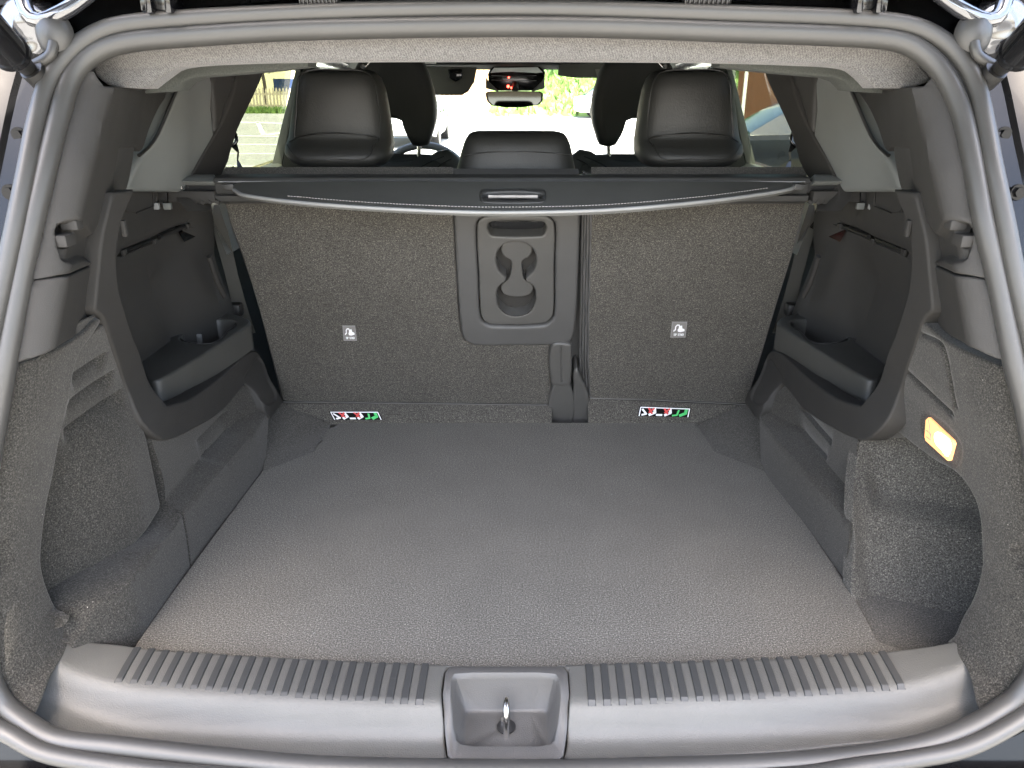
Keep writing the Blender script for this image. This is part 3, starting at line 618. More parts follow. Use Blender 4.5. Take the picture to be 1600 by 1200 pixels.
# headliner
for sg in (-1, 1):
    P = Side(sg).px
    panel('headliner_corner', Surf((0, 1.075, 0), (1, 0, 0), (0, 0, 1), (0, -1, 0)), P([(128, 100, 's'), (250, 80, 's'), (250, 120, 's'), (225, 141, 's'), (150, 141, 's'), (135, 125, 's')]), M_PLA, car, res=.03, rnd=0, skirt=.01)
    pass
MB().loft([[(x * w, Y, z - .02 * abs(x) ** 4) for x in np.linspace(-1, 1, 13)] for Y, z, w in ((1.08, 1.545, .58), (1.4, 1.548, .60), (1.8, 1.545, .66), (2.6, 1.532, .72), (3.0, 1.515, .80), (3.22, 1.502, .82))]).build('headliner', M_HL, car)
MB().loft([[(x, Y, z - .05 * (abs(x) / .66) ** 4) for x in np.linspace(-.66, .66, 13)] for Y, z in ((.98, 1.565), (1.1, 1.595), (1.4, 1.62), (2.0, 1.63), (2.6, 1.61), (3.0, 1.57), (3.2, 1.54))]).build('roof', M_PAINT, car)
# ---- painted gutter outside the seals
o3 = crv([tuple(p) for p in out3], .03, True); cen = o3.mean(0); dr = o3 - cen; dr[:, 1] = 0; dr /= np.linalg.norm(dr, axis=1)[:, None]
g = [o3 + dr * (a * (.35 + .65 * np.abs(dr[:, :1])) if a > .1 else a) + np.array([0, b_, 0]) for a, b_ in ((-.006, .012), (.012, .016), (.020, .034), (.050, .044), (.056, .040), (.060, .050), (.110, .056), (.16, .04), (.24, .06), (.50, .26))]
MB().loft([[tuple(p) for p in r] for r in g], closed_u=True).build('body_flange', M_PAINT, car, ang=25)
for x, y in ((30, 211), (1568, 210), (16, 300), (1590, 300)):
    c_ = UY(x, y, yap(y) + .018); MB().tube([c_, c_ + np.array([0, -.006, 0])], .006, 6).tube([c_ + np.array([0, .002, 0]), c_ + np.array([0, -.002, 0])], .009, 16).build('bolt', M_PAINT, car)
# hinges, gas struts and rubber caps in the upper corners
for sg in (-1, 1):
    P = Side(sg).px; f_ = lambda x, y, Y: UY(*P([(x, y)])[0], Y)
    gs = MB().tube([f_(-90, -40, .80), f_(15, 82, .90)], .0185, 24).tube([f_(14, 80, .899), f_(19, 86, .905)], .0200, 24)
    strut = gs.build('gas_strut', M_GLB, car, ang=50)
    MB().tube([f_(19, 86, .905), f_(50, 112, .95)], [.012, .008], 14).tube([f_(48, 108, .94), f_(68, 128, .955)], [.013, .013], 14).build('strut_end', M_BLK, strut)
    c0 = f_(88, 55, .97); mb = MB(); rows = []
    for i in range(9):
        t = i / 8 * math.pi / 2; rr = math.cos(t); rows.append([(c0[0] + .021 * rr * math.cos(a), c0[1] - .020 * math.sin(t), c0[2] + .027 * rr * math.sin(a)) for a in np.linspace(0, 2 * math.pi, 25)[:-1]])
    mb.loft(rows, closed_u=True).build('hinge_cap', M_RUB, car)
    ribbon('cap_tail', crv([tuple(f_(84, 66, .955)), tuple(f_(80, 84, .95)), tuple(f_(68, 94, .95)), tuple(f_(50, 104, .95))], .006), [.006] * len(crv([tuple(f_(84, 66, .955)), tuple(f_(80, 84, .95)), tuple(f_(68, 94, .95)), tuple(f_(50, 104, .95))], .006)), M_RUB, car, 10)
    MB().tube([f_(58, 50, 1.0), f_(58, 50, .985), f_(58, 50, .975)], [.040, .036, .024], 28).build('hinge_housing', M_CHR2, car, ang=40)
    ribbon('hinge_arm', crv([tuple(f_(30, -20, .98)), tuple(f_(52, 30, .965)), tuple(f_(96, 20, .965)), tuple(f_(140, -10, .98))], .01), .009, M_CHR2, car, 10)
    # tailgate hinge bracket on the roof edge
    MB().box(f_(253, 5, 1.01), (.040, .03, .022)).box(f_(238, 0, .99), (.008, .03, .03)).box(f_(268, 0, .99), (.008, .03, .03)).build('tailgate_hinge', M_GLB, car, bevel=.003)
# bellows for the tailgate wiring
for x0, x1 in ((470, 530), (1068, 1140)):
    A_, B_ = UY(x0, 0, 1.0), UY(x1, 0, 1.0); N = 40; Pp = [A_ + (B_ - A_) * i / N for i in range(N + 1)]
    MB().tube(Pp, [.007 + .0025 * (i % 4 < 2) for i in range(N + 1)], 12).build('wiring_bellows', M_BLK, car)
# ---- tailgate, raised
tg = [];
for i, (Y, Z, hw) in enumerate(((.95, 1.60, .56), (.80, 1.70, .60), (.45, 1.83, .64), (.05, 1.95, .68), (-.18, 2.0, .66))):
    tg.append((Y, Z, hw))
mb = MB()
mb.loft([[(x * hw, Y, Z + .03 * (1 - x * x)) for x in np.linspace(-1, 1, 11)] + [(x * hw * .99, Y + .01, Z - .06 + .02 * (1 - x * x)) for x in np.linspace(1, -1, 11)] for Y, Z, hw in tg], closed_u=True, cap=True)
tgo = mb.build('tailgate', M_PAINT, car, ang=30)
MB().loft([[(x * hw * .86, Y, Z - .062 - .015 * (1 - x * x)) for x in np.linspace(-1, 1, 11)] for Y, Z, hw in tg[1:]]).build('tailgate_trim', M_PLD, tgo)
# bumper under the seals
mb = MB(); rows = []
for X in np.linspace(-.93, .93, 25):
    k = 1 - (abs(X) / .93) ** 4
    rows.append([(X, .70 + .0 * k + .10 * (1 - k), .64), (X, .64 * k + .80 * (1 - k), .632), (X, .585 * k + .78 * (1 - k), .61), (X, .56 * k + .78 * (1 - k), .55), (X, .57 * k + .8 * (1 - k), .42), (X, .62 * k + .82 * (1 - k), .30), (X, 1.0, .26)])
mb.loft(rows).build('bumper', M_PAINT, car, ang=50)

# ================================================================== rear seats
vv = np.array([0, -.23, .552]); vv /= np.linalg.norm(vv); nn = np.array([0, -vv[2], vv[1]])
SB0 = np.array([0, 1.69, .738])
PB = Surf(SB0, (1, 0, 0), vv, nn)
def pillow(U, V): return .006 * np.sin(np.clip(V / .6, 0, 1) * math.pi)
seat60 = thing('folding_rear_seat', (-.2, 1.72, .45), 'wide left rear seat with cup holder hatch, its grey carpeted back facing the boot', 'car seat', 'rear seats')
seat40 = thing('folding_rear_seat', (.35, 1.72, .45), 'narrower right rear seat, its grey carpeted back facing the boot beside the hatch', 'car seat', 'rear seats')
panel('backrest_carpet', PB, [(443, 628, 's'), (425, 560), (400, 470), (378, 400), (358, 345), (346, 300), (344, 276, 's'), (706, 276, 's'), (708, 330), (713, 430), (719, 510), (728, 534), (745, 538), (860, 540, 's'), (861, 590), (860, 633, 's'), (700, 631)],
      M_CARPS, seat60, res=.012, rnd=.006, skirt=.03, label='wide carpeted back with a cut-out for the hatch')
panel('backrest_carpet', PB, [(921, 624, 's'), (918, 560), (920, 440), (924, 330), (926, 276, 's'), (1262, 276, 's'), (1258, 320), (1238, 400), (1216, 470), (1192, 550), (1167, 632, 's'), (1040, 626)],
      M_CARPS, seat40, res=.012, rnd=.006, skirt=.03)
def line_ribbon(name, S, pts, r, mat, par, off=.001): return ribbon(name, crv([tuple(S.pt(S.hit(*p), off)) for p in pts], .012), r, mat, par, 6)
# fold line along the bottom, and the fold-over flaps below it
line_ribbon('fold_edge', PB, [(443, 628), (700, 631), (860, 633)], .0012, M_FOLDHI, seat60, 0); line_ribbon('fold_edge', PB, [(921, 622), (1040, 626), (1167, 632)], .0012, M_FOLDHI, seat40, 0)
def flap(par, top, bot):
    T = crv([tuple(UY(x, y, 1.688)) for x, y in top], .01); Bt = crv([tuple(UZ(x, y, ZF - .004)) for x, y in bot], .01)
    n = 40; f_ = lambda C: np.array([[np.interp(t, np.linspace(0, 1, len(C)), C[:, k]) for k in range(3)] for t in np.linspace(0, 1, n)])
    T, Bt = f_(T), f_(Bt); return MB().loft([[tuple(T[i] * (1 - s) + Bt[i] * s + np.array([0, -.003 * math.sin(s * math.pi), 0])) for i in range(n)] for s in np.linspace(0, 1, 6)]).build('bottom_flap', M_CARPS, par)
flap(seat60, [(443, 630), (700, 632), (862, 634)], [(500, 664), (700, 664), (862, 664)]); flap(seat40, [(919, 623), (1040, 628), (1168, 634)], [(919, 664), (1040, 664), (1120, 664)])
# side bolsters of fabric between carpet and wall
for sg, par in ((-1, seat60), (1, seat40)):
    P = Side(sg).px
    fr = crv([tuple(UY(*p, 0)) if 0 else tuple(PB.pt(PB.hit(*p), -.004)) for p in P([(352, 300), (364, 350), (383, 402), (405, 470), (428, 560), (444, 627)])], .02)
    n_ = len(fr); rows = []
    for k, (dx, dn) in enumerate(((0, 0), (.006, -.004), (.010, -.012), (.014, -.05), (.012, -.10))):
        rows.append([tuple(fr[i] + np.array([sg * dx, 0, 0]) + nn * dn) for i in range(n_)])
    MB().loft(rows).build('side_fabric', M_LEAB, par)
    ribbon('seam_piping', fr + np.array([sg * .004, 0, 0]) + nn * .001, .0016, M_PLA, par, 6)
# inner edge of the narrow seat: pleated fabric
for k, (xo, w) in enumerate(((922, .0032), (918, .0034), (914, .0034), (910, .0034))):
    line_ribbon('pleat', PB, [(xo + 3, 276), (xo, 440), (xo - 2, 560), (xo, 618)], w, M_LEAB, seat40, -.004 - .005 * k)
# the front cushions and bulk of both backs
for par, x0, x1 in ((seat60, -.535, .105), (seat40, .118, .535)):
    prof = [(SB0[1] + .05, .50), (SB0[1] + .055, .72), (1.53, 1.250), (1.482, 1.262), (1.49, 1.272), (1.53, 1.277), (1.57, 1.268), (1.66, 1.0), (1.80, .66), (2.25, .64), (2.30, .60), (2.28, .48)]
    MB().prism([(x0, y, z) for y, z in prof], (x1 - x0, 0, 0)).build('cushion', M_LEAB, par, bevel=.01)
# hatch with cup holders
hatch_o = [(706, 276, 's'), (709, 330), (714, 430), (720, 510), (726, 529), (742, 537), (800, 538), (880, 535), (893, 528), (899, 505), (903, 430), (906, 330), (905, 276, 's')]
hatch_i = [(744, 352), (750, 340), (764, 336), (852, 336), (864, 342), (868, 354), (867, 420), (866, 488), (860, 500), (848, 506), (770, 507), (756, 502), (750, 490), (747, 430)]
h_ = panel('armrest_hatch', PB, hatch_o, M_LEAB, seat60, res=.006, rnd=.007, skirt=.03, off=.007, holes=[hatch_i], label='charcoal leatherette hatch frame')
slot = [(762, 352), (768, 346), (848, 346), (853, 352), (852, 362), (846, 368), (770, 368), (764, 362)]
cup = [(775, 405), (779, 390), (790, 380), (807, 377), (824, 381), (834, 391), (838, 406), (834, 422), (823, 433), (822, 438), (833, 446), (837, 462), (834, 476), (825, 488), (807, 493), (790, 489), (779, 478), (776, 464), (779, 448), (790, 438), (791, 434), (780, 423)]
tray = panel('cup_holder_tray', PB, [(x + (1.3 if x < 806 else -1.3), y + (1.3 if y < 420 else -1.3)) for x, y in hatch_i], M_TRAY, seat60, res=.005, rnd=.004, skirt=.03, off=.003, holes=[slot, cup])
panel('slot_back', PB, [(755, 340), (860, 340), (860, 374), (755, 374)], M_GLB, tray, res=.02, rnd=0, skirt=0, off=-.026)
line_ribbon('slot_bar', PB, [(775, 349), (840, 349)], .0022, M_CHR, tray, -.008)
panel('cup_floor', PB, [(768, 370, 's'), (845, 370, 's'), (845, 500, 's'), (768, 500, 's')], M_PLA, tray, res=.02, rnd=0, skirt=0, off=-.029)
dumb = [(783, 396), (786, 386), (797, 379), (807, 378), (818, 379), (829, 386), (832, 396), (827, 406), (817, 412), (816, 424), (819, 440), (832, 450), (833, 458), (826, 466), (808, 469), (790, 466), (783, 458), (784, 450), (795, 440), (799, 424), (798, 412), (788, 406)]
panel('cup_insert', PB, dumb, M_TRAY, tray, res=.004, rnd=.003, skirt=.02, off=-.010)
line_ribbon('rim_edge', PB, [(779, 478), (790, 489), (807, 493), (825, 488), (834, 476)], .0010, M_CHR, tray, .003)
# hinge covers between the two backs
def blk(name, pts, off, sk, par, mat=M_TRAY, **k): return panel(name, PB, pts, mat, par, res=.006, rnd=.006, skirt=sk, off=off, **k)
blk('hinge_cover', [(862, 534), (890, 532), (893, 540), (892, 588), (888, 596), (864, 596), (860, 590)], .014, .04, seat60, feats=[('g', [(876, 534), (877, 590)], .001, .002)])
blk('hinge_cover', [(864, 599), (891, 599), (892, 664), (861, 664)], .008, .04, seat60)
blk('hinge_cover', [(899, 575), (908, 588), (920, 618), (920, 664), (896, 664), (896, 600)], .006, .05, seat40)
# labels
def sticker(px4, S, off, par, build):
    q = [S.pt(S.hit(*p), off) for p in px4]
    def at(u, v, o=0): return (q[0] * (1 - u) * (1 - v) + q[1] * u * (1 - v) + q[2] * u * v + q[3] * (1 - u) * v) + S.n * o
    return at
def poly_at(at, pts, o, name, mat, par):
    V = [at(u, v, o) for u, v in pts]; n = len(V); V2 = [at(u, v, o - .0006) for u, v in pts]
    Fc = [tuple(range(n))] + [(i, (i + 1) % n, (i + 1) % n + n, i + n) for i in range(n)]
    return mk(name, V + V2, Fc, mat, par, smooth=False)
def stroke(at, pts, w, o, name, mat, par, asp=1.0):
    V = []; Fc = []
    for a, b_ in zip(pts[:-1], pts[1:]):
        d = np.array([(b_[0] - a[0]) * asp, b_[1] - a[1]]); d /= np.linalg.norm(d) + 1e-9; nx, ny = -d[1] * w / asp, d[0] * w
        ex, ey = d[0] * w * .5 / asp, d[1] * w * .5
        n0 = len(V); V += [at(a[0] - ex + nx, a[1] - ey + ny, o), at(b_[0] + ex + nx, b_[1] + ey + ny, o), at(b_[0] + ex - nx, b_[1] + ey - ny, o), at(a[0] - ex - nx, a[1] - ey - ny, o)]; Fc.append((n0, n0 + 1, n0 + 2, n0 + 3))
    return mk(name, V, Fc, mat, par, smooth=False)
tags = ((seat60, [(535, 508), (555, 508), (558, 532), (537, 532)]), (seat40, [(1050, 502), (1074, 502), (1071, 527), (1047, 527)]))
for par, px4 in tags:
    at = sticker(px4, PB, .0006, par, None)
    t_ = poly_at(at, [(0, 0), (1, 0), (1, 1), (0, 1)], .0006, 'anchor_label', M_TAG, par)
    stroke(at, [(.04, .04), (.96, .04), (.96, .96), (.04, .96), (.04, .04)], .015, .0012, 'label_border', M_COVE, t_)
    stroke(at, [(.18, .58), (.20, .52), (.27, .50), (.27, .30), (.36, .20), (.48, .20), (.52, .30), (.50, .56)], .035, .0014, 'tether_symbol', M_WHITEP, t_)
    poly_at(at, [(.42, .52), (.56, .26), (.68, .24), (.72, .42), (.86, .46), (.88, .58), (.62, .64), (.46, .62)], .0012, 'child_seat_symbol', M_WHITEP, t_)
    # the small capitals under the symbol
    x = .20
    for ch in 'TOP TETHER':
        if ch != ' ':
            G_ = {'T': [[(0, 0), (1, 0)], [(.5, 0), (.5, 1)]], 'O': [[(0, 0), (1, 0), (1, 1), (0, 1), (0, 0)]], 'P': [[(0, 1), (0, 0), (1, 0), (1, .5), (0, .5)]], 'E': [[(1, 0), (0, 0), (0, 1), (1, 1)], [(0, .5), (.8, .5)]], 'H': [[(0, 0), (0, 1)], [(1, 0), (1, 1)], [(0, .5), (1, .5)]], 'R': [[(0, 1), (0, 0), (1, 0), (1, .5), (0, .5), (1, 1)]]}[ch]
            for st in G_: stroke(at, [(x + .045 * a, .74 + .12 * b_) for a, b_ in st], .012, .0014, 'letter', M_WHITEP, t_)
        x += .066
_t, _b = UY(700, 632, 1.688), UZ(700, 664, ZF - .004); _v = (_t - _b) * (0, 1, 1)
FLS = Surf(_b * (0, 1, 1), (1, 0, 0), _v, np.cross((1, 0, 0), _v), lambda U, V: .006 + 0 * U)
for par, px4 in ((seat60, [(514, 643), (592, 643), (598, 656), (521, 656)]), (seat40, [(999, 635), (1080, 638), (1077, 652), (996, 650)])):
    at = sticker(px4, FLS, .0, par, None)
    t_ = poly_at(at, [(0, 0), (1, 0), (1, 1), (0, 1)], .0010, 'warning_label', M_LBLK, par)
    stroke(at, [(.03, .98), (.03, .10), (.97, .10), (.97, .98)], .05, .0016, 'label_border', M_WHITEP, t_, asp=5)
    def seat(x, mat, w=.09, lean=1): return stroke(at, [(x + .09, .25), (x + .06, .80), (x, .86)], w, .0018, 'seat_symbol', mat, t_, asp=5)
    stroke(at, [(.07, .30), (.16, .78), (.08, .88)], .09, .0018, 'seat_symbol', M_WHITEP, t_, asp=5)
    stroke(at, [(.30, .22), (.32, .60), (.22, .86)], .13, .0018, 'seat_symbol', M_WHITEP, t_, asp=5)
    stroke(at, [(.19, .18), (.27, .72)], .09, .0020, 'red_cross', M_REDP, t_, asp=5); stroke(at, [(.29, .18), (.21, .62)], .09, .0020, 'red_cross', M_REDP, t_, asp=5)
    stroke(at, [(.36, .85), (.46, .85)], .10, .0018, 'seat_symbol', M_WHITEP, t_, asp=5)
    stroke(at, [(.60, .22), (.62, .60), (.52, .86)], .13, .0018, 'seat_symbol', M_WHITEP, t_, asp=5)
    stroke(at, [(.49, .18), (.57, .72)], .09, .0020, 'red_cross', M_REDP, t_, asp=5); stroke(at, [(.59, .18), (.51, .62)], .09, .0020, 'red_cross', M_REDP, t_, asp=5)
    stroke(at, [(.77, .30), (.75, .82), (.67, .88)], .09, .0018, 'seat_symbol', M_GRNP, t_, asp=5)
    stroke(at, [(.91, .24), (.91, .60), (.81, .86)], .15, .0018, 'seat_symbol', M_GRNP, t_, asp=5)

# ---- head restraints
def headrest(sg, par):
    P = Side(sg).px
    # outline rows top to bottom: (py, left, right) with front depth (towards camera) and rear depth
    rows = []
    data = [(108, 478, 566, .030), (109.5, 474, 574, .018), (113, 468, 583, .007), (122, 463, 592, .0), (140, 459, 599, -.004), (165, 456, 604, -.006), (190, 452, 608, -.006), (212, 449, 611, -.006), (218, 448, 612, -.010), (226, 447, 612, -.026), (236, 448, 612, -.040), (244, 454, 611, -.044), (250, 460, 607, -.040), (257, 470, 600, -.028), (261, 482, 590, -.008), (262.5, 492, 580, .015)]
    for y, xl, xr, dy in data:
        Yc = 1.585; A_ = UY(*P([(xl, y)])[0], Yc); B_ = UY(*P([(xr, y)])[0], Yc); z = (A_[2] + B_[2]) / 2
        w = abs(B_[0] - A_[0]) / 2; cx = (A_[0] + B_[0]) / 2; th = .055 if dy < .01 else .055 - (dy) * 1.2
        r = []
        for k in range(28):
            a = 2 * math.pi * k / 28; ca, sa = math.cos(a), math.sin(a); e = .45
            x = cx + w * math.copysign(abs(ca) ** e, ca); yy = Yc + (dy if sa < 0 else 0) * abs(sa) ** .3 + th * math.copysign(abs(sa) ** .62, sa)
            yy += .010 * (1 if sa < 0 else 0) * (abs((x - cx) / w) ** 3)
            r.append((x, yy + .02, z))
        rows.append(r)
    o = MB().loft(rows, closed_u=True, cap=True).build('head_restraint', M_LEA, par, ang=80)
    SH = Surf((0, 1.55, 0), (1, 0, 0), (0, 0, 1), (0, -1, 0))
    # seams follow the front faces
    def seam(pts, lst):
        ribbon('seam', crv([tuple(UY(*P([p])[0], y_)) for p, y_ in zip(pts, lst)], .006), .0011, M_BLK, o, 6)
    seam([(460, 214), (463, 170), (467, 125), (480, 111), (530, 109), (570, 112), (584, 125), (590, 150), (594, 190), (594, 217)], [1.543, 1.543, 1.547, 1.56, 1.562, 1.56, 1.547, 1.543, 1.543, 1.543])
    seam([(452, 222), (470, 213), (520, 208), (560, 211), (592, 217), (586, 228)], [1.545, 1.542, 1.541, 1.541, 1.543, 1.530])
    seam([(448, 226), (460, 243), (475, 249), (530, 249), (572, 247), (586, 225)], [1.535, 1.509, 1.507, 1.507, 1.508, 1.528])
    for x in (484, 567):
        A_, B_ = UY(*P([(x, 255)])[0], 1.60), UY(*P([(x, 282)])[0], 1.585)
        MB().tube([A_, B_], .0058, 14).build('post', M_CHR, o)
        MB().tube([UY(*P([(x, 270)])[0], 1.588), UY(*P([(x, 284)])[0], 1.585)], .011, 14).build('post_collar', M_BLK, o)
    return o
headrest(-1, seat60); headrest(1, seat40)
rows = []
for y, xl, xr, th in ((204.5, 745, 866, .012), (206, 738, 874, .028), (209, 733, 882, .040), (216, 728, 887, .050), (226, 724, 891, .055), (240, 720, 894, .058), (256, 716, 897, .060), (272, 712, 900, .062), (290, 708, 902, .062)):
    Yc = 1.58; A_ = UY(xl, y, Yc); B_ = UY(xr, y, Yc); w = (B_[0] - A_[0]) / 2; cx = (A_[0] + B_[0]) / 2; r = []
    for k in range(28):
        a = 2 * math.pi * k / 28; ca, sa = math.cos(a), math.sin(a); r.append((cx + w * math.copysign(abs(ca) ** .4, ca), Yc + th * math.copysign(abs(sa) ** .7, sa), A_[2]))
    rows.append(r)
mh = MB().loft(rows, closed_u=True, cap=True).build('middle_head_restraint', M_LEA, seat60, ang=80)
ribbon('seam', crv([tuple(UY(x, y, 1.524)) for x, y in ((722, 243), (760, 238), (805, 237), (850, 238), (893, 242))], .01), .001, M_BLK, mh, 6)

# ================================================================== load cover
cov = thing('retractable_load_cover', (0, 1.4, 1.28), 'dark retractable load cover with handle, fixed across the boot above the seat backs', 'load cover')
yB = 1.42
def B(x, y, Y=yB): return UY(x, y, Y)
mb = MB(); zt, zb = B(800, 275)[2], B(800, 318)[2]; xl, xr = B(337, 280)[0], B(1262, 280)[0]
prof = [(1.405, zt - .010), (1.410, zt - .002), (1.425, zt), (1.46, zt - .001), (1.475, zt - .012), (1.478, zb + .008), (1.465, zb), (1.42, zb), (1.405, zb + .006), (1.402, zb + .016), (1.412, zb + .018), (1.412, zt - .012)]
mb.prism([(xl, y, z) for y, z in prof], (xr - xl, 0, 0)); mb.build('cassette', M_BAR, cov, bevel=.0015)
MB().box(((xl + xr) / 2, 1.404, zt - .008), (xr - xl - .02, .003, .0022)).build('edge_highlight', M_COVE, cov)
for sg in (-1, 1):
    P = Side(sg).px; b2 = lambda x, y, Y=yB: UY(*P([(x, y)])[0], Y)
    A_, C_ = b2(262, 273), b2(334, 283); 
    q = [b2(268, 272, 1.44), b2(334, 272, 1.44), b2(333, 284, 1.40), b2(262, 283, 1.40), b2(256, 278, 1.41)]
    MB().prism(q, (0, .02, -.010)).build('end_cap_top', M_PILL, cov, bevel=.004)
    q = [b2(258, 283), b2(345, 283), b2(345, 301), b2(258, 301)]; MB().prism(q, (0, .05, 0)).build('end_slot', M_BLK, cov)
    q = [b2(262, 298, 1.40), b2(334, 299, 1.40), b2(337, 317, 1.40), b2(320, 319, 1.40), b2(262, 316, 1.40)]; MB().prism(q, (0, .05, 0)).build('end_cap_lower', M_PLA, cov, bevel=.003)
    for k in range(5):
        c_ = b2(292 + 12 * k, 316, 1.40); MB().box(c_, (.008, .004, .006), rot=Matrix.Rotation(.5, 3, 'Y')).build('grip_notch', M_PLA, cov)
    c_ = b2(280, 293, 1.405); MB().box(c_, (.012, .006, .005)).build('catch', M_CHR, cov, bevel=.001)
    q = [b2(233, 275), b2(258, 270), b2(262, 318), b2(240, 325)]; mount = MB().prism(q, (0, .06, 0)).build('mount_bracket', M_BLK, cov, bevel=.003)
    for dx, dy in ((240, 284), (248, 284), (240, 296), (248, 298), (244, 310)):
        c_ = b2(dx, dy, 1.414); MB().box(c_, (.005, .006, .008)).build('mount_tooth', M_PLD, mount, bevel=.001)
    for dx in (243, 262):
        c_ = b2(dx, 322, 1.41); MB().box(c_, (.014, .008, .012)).build('mount_foot', M_COVE if dx == 243 else M_PILL, mount, bevel=.002)
    q = [b2(345, 289, 1.385), b2(363, 287, 1.385), b2(367, 297, 1.385), b2(352, 297, 1.385)]; MB().prism(q, (0, .012, 0)).build('guide_tab', M_BAR, cov, bevel=.002)
CS = Surf((0, 1.402, 1.289), (1, 0, 0), (0, -.13, -.036), (0, -.036, .13), lambda U, V: -.006 * (U / .5) ** 2)
lip = [(372, 284, 's'), (363, 290), (366, 297), (380, 304), (450, 314), (560, 323), (700, 330), (800, 332), (950, 328), (1100, 315), (1200, 302), (1236, 295), (1245, 289), (1240, 284, 's'), (1100, 284), (800, 284), (500, 284)]
pl = panel('cover_flap', CS, lip, M_COV, cov, res=.012, rnd=.003, skirt=.006, off=.002, holes=[[(752, 302), (757, 299), (846, 299), (851, 302), (850, 315), (845, 318), (758, 318), (752, 315)]])
le = [(366, 297), (380, 304.5), (450, 314.5), (560, 323.5), (700, 330.5), (800, 332), (950, 328), (1100, 315), (1200, 302), (1236, 295), (1244, 289)]
ribbon('edging', crv([tuple(CS.pt(CS.hit(x, y), .0)) for x, y in le], .012), .0032, M_COVE, cov, 8)
E_ = crv([tuple(CS.pt(CS.hit(x, y - 6 + .0 * x), .0028)) for x, y in le[2:-2]], .0055)
mb = MB()
for i in range(0, len(E_) - 1): mb.tube([E_[i], E_[i] + (E_[i + 1] - E_[i]) * .62], .0007, 5)
mb.build('stitching', M_STITCH, cov)['kind'] = 'stuff'
hd = panel('handle', CS, [(750, 302), (756, 298), (847, 298), (853, 302), (852, 315), (846, 319), (757, 319), (751, 315)], M_BAR, cov, res=.005, rnd=.003, skirt=.01, off=.004, holes=[[(760, 304), (842, 304), (844, 313), (760, 313)]])
panel('handle_pocket', CS, [(756, 300), (847, 300), (847, 317), (756, 317)], M_BLK, hd, res=.02, rnd=0, skirt=0, off=-.008)
line_ribbon('handle_bar', CS, [(763, 308), (840, 308)], .0030, M_SAT, hd, .001)

# ================================================================== seat belts
for sg in (-1, 1):
    P = Side(sg).px
    bt = thing('seat_belt', tuple(UY(*P([(358, 200)])[0], 1.66)), 'black seat belt hanging from its pillar guide, outboard of the %s rear head restraint' % ('left' if sg < 0 else 'right'), 'seat belt', 'rear seat belts')
    f_ = lambda x, y, Y: UY(*P([(x, y)])[0], Y)
    a0, a1, b0_, b1_, c0_, c1_, d0, d1 = f_(355, 224, 1.575), f_(370, 222, 1.585), f_(370, 252, 1.555), f_(372.5, 250, 1.56), f_(371, 275, 1.53), f_(387, 275, 1.52), f_(350, 330, 1.60), f_(362, 330, 1.60)
    m0, m1 = f_(370.5, 238, 1.56), f_(374, 238, 1.57)
    MB().loft([[tuple(a0), tuple(a1)], [tuple(m0), tuple(m1)], [tuple(b0_), tuple(b1_ )], [tuple(c0_), tuple(c1_)], [tuple(c0_ - [0, 0, .03]), tuple(c1_ - [0, 0, .03])]]).build('strap', M_BLK, bt)
    MB().tube([f_(356, 192, 1.59), f_(357, 198, 1.58)], .012, 16).tube(crv([tuple(f_(352, 205, 1.575)), tuple(f_(349, 218, 1.575)), tuple(f_(356, 226, 1.57)), tuple(f_(368, 224, 1.57)), tuple(f_(368, 210, 1.575)), tuple(f_(358, 198, 1.58))], .006, True), .0035, 8, closed=True).build('belt_guide', M_GLB, bt, ang=50)
    c_ = f_(360, 207, 1.58); MB().tube([c_, c_ + np.array([0, -.012, 0])], .010, 14).build('bolt', M_GLB, bt)
    # lower run of webbing between seat and wall
    lw = [[tuple(f_(x - w / 2, y, Y)), tuple(f_(x + w / 2, y, Y))] for x, y, w, Y in ((338, 320, 8, 1.64), (341, 345, 18, 1.66), (345, 362, 22, 1.67), (352, 390, 22, 1.69), (362, 430, 20, 1.70), (372, 470, 22, 1.72), (384, 520, 30, 1.74))]
    MB().loft(lw).build('lower_webbing', M_COV, bt)
    c_ = f_(368, 484, 1.70); MB().box(c_, (.03, .03, .03)).build('buckle', M_BLK, bt, bevel=.006)

